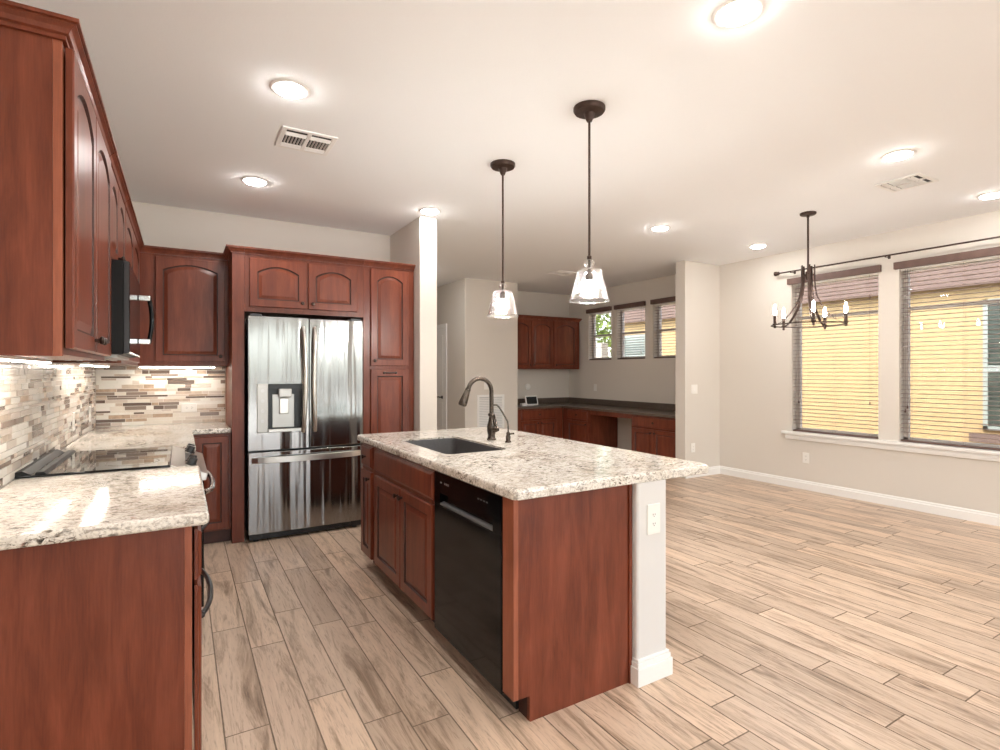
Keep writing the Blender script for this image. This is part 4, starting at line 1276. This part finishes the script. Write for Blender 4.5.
# ------------------------------------------------------------------ blinds
def blind(y0, y1, z0, z1, label, vh=0.068, over=0.03, tassels=()):
    t = thing('window_blind', label, 'blind', (XR, (y0 + y1) / 2, z0), 0, 'brown window blinds')
    v = BM(); bx(v, XR - 0.012, y0 - over, z1 - 0.025, XR - 0.001, y1 + over, z1 + vh - 0.025)
    bx(v, XR - 0.045, y0 - over, z1 - 0.025, XR - 0.034, y1 + over, z1 + vh - 0.025)
    bx(v, XR - 0.034, y0 - over, z1 - 0.025, XR - 0.012, y0 - over + 0.008, z1 + vh - 0.025)
    bx(v, XR - 0.034, y1 + over - 0.008, z1 - 0.025, XR - 0.012, y1 + over, z1 + vh - 0.025)
    obj('valance', v, M['blind'], t, world=True)
    xa, xb = XR + 0.018, XR + 0.066
    obj('headrail', bx(BM(), xa, y0 + 0.006, z1 - 0.04, xb, y1 - 0.006, z1 - 0.002), M['plate'], t, world=True)
    s = BM()
    z = z1 - 0.075
    i = 0
    while z > z0 + 0.06:
        tl = 0.0
        A = [s.verts.new(p) for p in ((xa, y0 + 0.008, z), ((xa + xb) / 2, y0 + 0.008, z + 0.003), (xb, y0 + 0.008, z), (xb, y0 + 0.008, z - 0.0028), ((xa + xb) / 2, y0 + 0.008, z + 0.0002), (xa, y0 + 0.008, z - 0.0028))]
        B = [s.verts.new((v_.co.x, y1 - 0.008, v_.co.z)) for v_ in A]
        for k in range(6): s.faces.new((A[k], A[(k + 1) % 6], B[(k + 1) % 6], B[k]))
        s.faces.new(A); s.faces.new(B[::-1])
        z -= 0.0425; i += 1
    obj('slats', s, M['slat'], t, world=True)
    obj('bottom_rail', bx(BM(), xa, y0 + 0.007, z0 + 0.003, xb, y1 - 0.007, z0 + 0.022), M['blind'], t, world=True, bev=0.002)
    L = y1 - y0
    ys = [y0 + 0.09, y1 - 0.09] + ([(y0 + y1) / 2] if L > 0.7 else []) + ([y0 + L * 0.3, y0 + L * 0.7] if L > 1.4 else [])
    for y in ys:
        c = BM()
        for x in (xa - 0.001, xb + 0.001): tube(c, [(x, y, z1 - 0.04), (x, y, z0 + 0.02)], 0.0012, 4)
        bx(c, xa - 0.001, y - 0.001, z0 + 0.02, xb + 0.001, y + 0.001, z0 + 0.022)
        obj('ladder_cord', c, M['cord'], t, world=True)
    for (y, z) in tassels:
        c = BM(); tube(c, [(xa - 0.008, y, z1 - 0.03), (xa - 0.008, y, z + 0.02)], 0.001, 4)
        lathe(c, [(0.003, 0.022), (0.008, 0.0), (0.008, -0.012), (0, -0.012)], (xa - 0.008, y, z), 8)
        obj('tassel', c, M['wood_kick'], t, world=True)
    return t
blind(2.785, 3.70, 0.655, 2.40, 'brown slatted blind over the single dining window next to the chandelier', tassels=((2.87, 1.02), (3.62, 1.0), (2.87, 2.13)))
blind(0.90, 2.60, 0.655, 2.40, 'wide brown slatted blind over the dining window at the right edge', tassels=((2.55, 0.96), (2.53, 1.0)))
blind(*WIN_SM[0], 1.555, 2.40, 'small brown blind over the alcove window nearest the desk cabinets', 0.068, 0.012, tassels=((6.87, 2.2), (6.87, 1.66)))
blind(*WIN_SM[1], 1.555, 2.40, 'small brown blind over the middle alcove window', 0.068, 0.012, tassels=((6.10, 2.16), (6.12, 1.66)))
blind(*WIN_SM[2], 1.555, 2.40, 'small brown blind half hidden by the short wall end', 0.068, 0.012)

# ------------------------------------------------------------------ outside
HX = 9.0
t = thing('house', 'yellow stucco neighbouring house seen through the blinds', 'house', (HX + 1.5, 3.0, -0.2))
bm = BM(); bx(bm, HX, -6, -0.2, HX + 3.5, 9.75, 2.92); obj('stucco_wall', bm, M['stucco'], t, world=True)
bm = BM(); bx(bm, HX - 0.10, -6.4, 2.50, HX + 0.02, 9.75, 2.92); bx(bm, HX - 0.14, -6.4, 2.48, HX - 0.10, 9.75, 2.96)
obj('eave', bm, M['soffit'], t, world=True)
obj('roof', prism(BM(), [(HX - 0.2, 2.93), (HX - 0.2, 2.99), (HX + 1.8, 3.9), (HX + 4.2, 2.99), (HX + 4.2, 2.93)], 'y', -6.5, 9.9), M['soffit'], t, world=True)
def house_window(y0, y1, z0, z1, gl, sill=True):
    bm = BM()
    for (a, b_, c, d_) in ((y0, y1, z0, z0 + 0.05), (y0, y1, z1 - 0.05, z1), (y0, y0 + 0.05, z0, z1), (y1 - 0.05, y1, z0, z1)): bx(bm, HX - 0.03, a, c, HX - 0.002, b_, d_)
    zm = (z0 + z1) / 2 - 0.05
    bx(bm, HX - 0.025, y0, zm - 0.04, HX - 0.002, y1, zm + 0.04)
    w = obj('window', bm, M['nb_frame'], t, world=True)
    obj('pane', bx(BM(), HX - 0.012, y0 + 0.02, z0 + 0.02, HX - 0.003, y1 - 0.02, z1 - 0.02), gl, w, world=True)
    bm = BM()
    z = z0 + 0.08
    while z < z1 - 0.08:
        bx(bm, HX - 0.016, y0 + 0.06, z, HX - 0.0125, y1 - 0.06, z + 0.022); z += 0.055
    obj('shade_slats', bm, M['nb_glass'], w, world=True)
    if sill:
        obj('window_sill', bx(BM(), HX - 0.10, y0 - 0.1, z0 - 0.16, HX - 0.001, y1 + 0.12, z0 - 0.05), M['soffit'], t, world=True)
house_window(1.3, 2.83, 0.60, 2.29, M['nb_glass'])
house_window(8.45, 9.45, 0.95, 2.2, M['nb_frame'], False)
o = obj('block_wall', bx(BM(), HX - 0.3, 9.9, -0.13, HX - 0.1, 16, 2.05), M['fence'])
tag(o, 'pale block garden wall beyond the alcove windows', 'wall')
t = thing('tree', 'leafy green tree beyond the alcove window nearest the desk cabinets', 'tree', (10.6, 12.6, -0.13))
bm = BM(); tube(bm, [(0, 0, 0), (0.05, 0, 1.2), (0, 0.08, 2.4)], [0.13, 0.1, 0.06], 8); obj('trunk', bm, M['bark'], t)
bm = BM()
R = random.Random(5)
for k in range(1500):
    th, ph, r = R.random() * 2 * PI, math.acos(2 * R.random() - 1), 1.35 * R.random() ** 0.4
    c = Vector((r * math.sin(ph) * math.cos(th), r * math.sin(ph) * math.sin(th), 3.1 + 1.1 * r * math.cos(ph) / 1.1))
    u = Vector((R.uniform(-1, 1), R.uniform(-1, 1), R.uniform(-1, 1))).normalized() * 0.10
    w = u.cross(Vector((R.uniform(-1, 1), R.uniform(-1, 1), R.uniform(-1, 1)))).normalized() * 0.05
    bm.faces.new([bm.verts.new(c + q) for q in (-u, w, u, -w)])
obj('foliage', bm, M['leaf'], t)
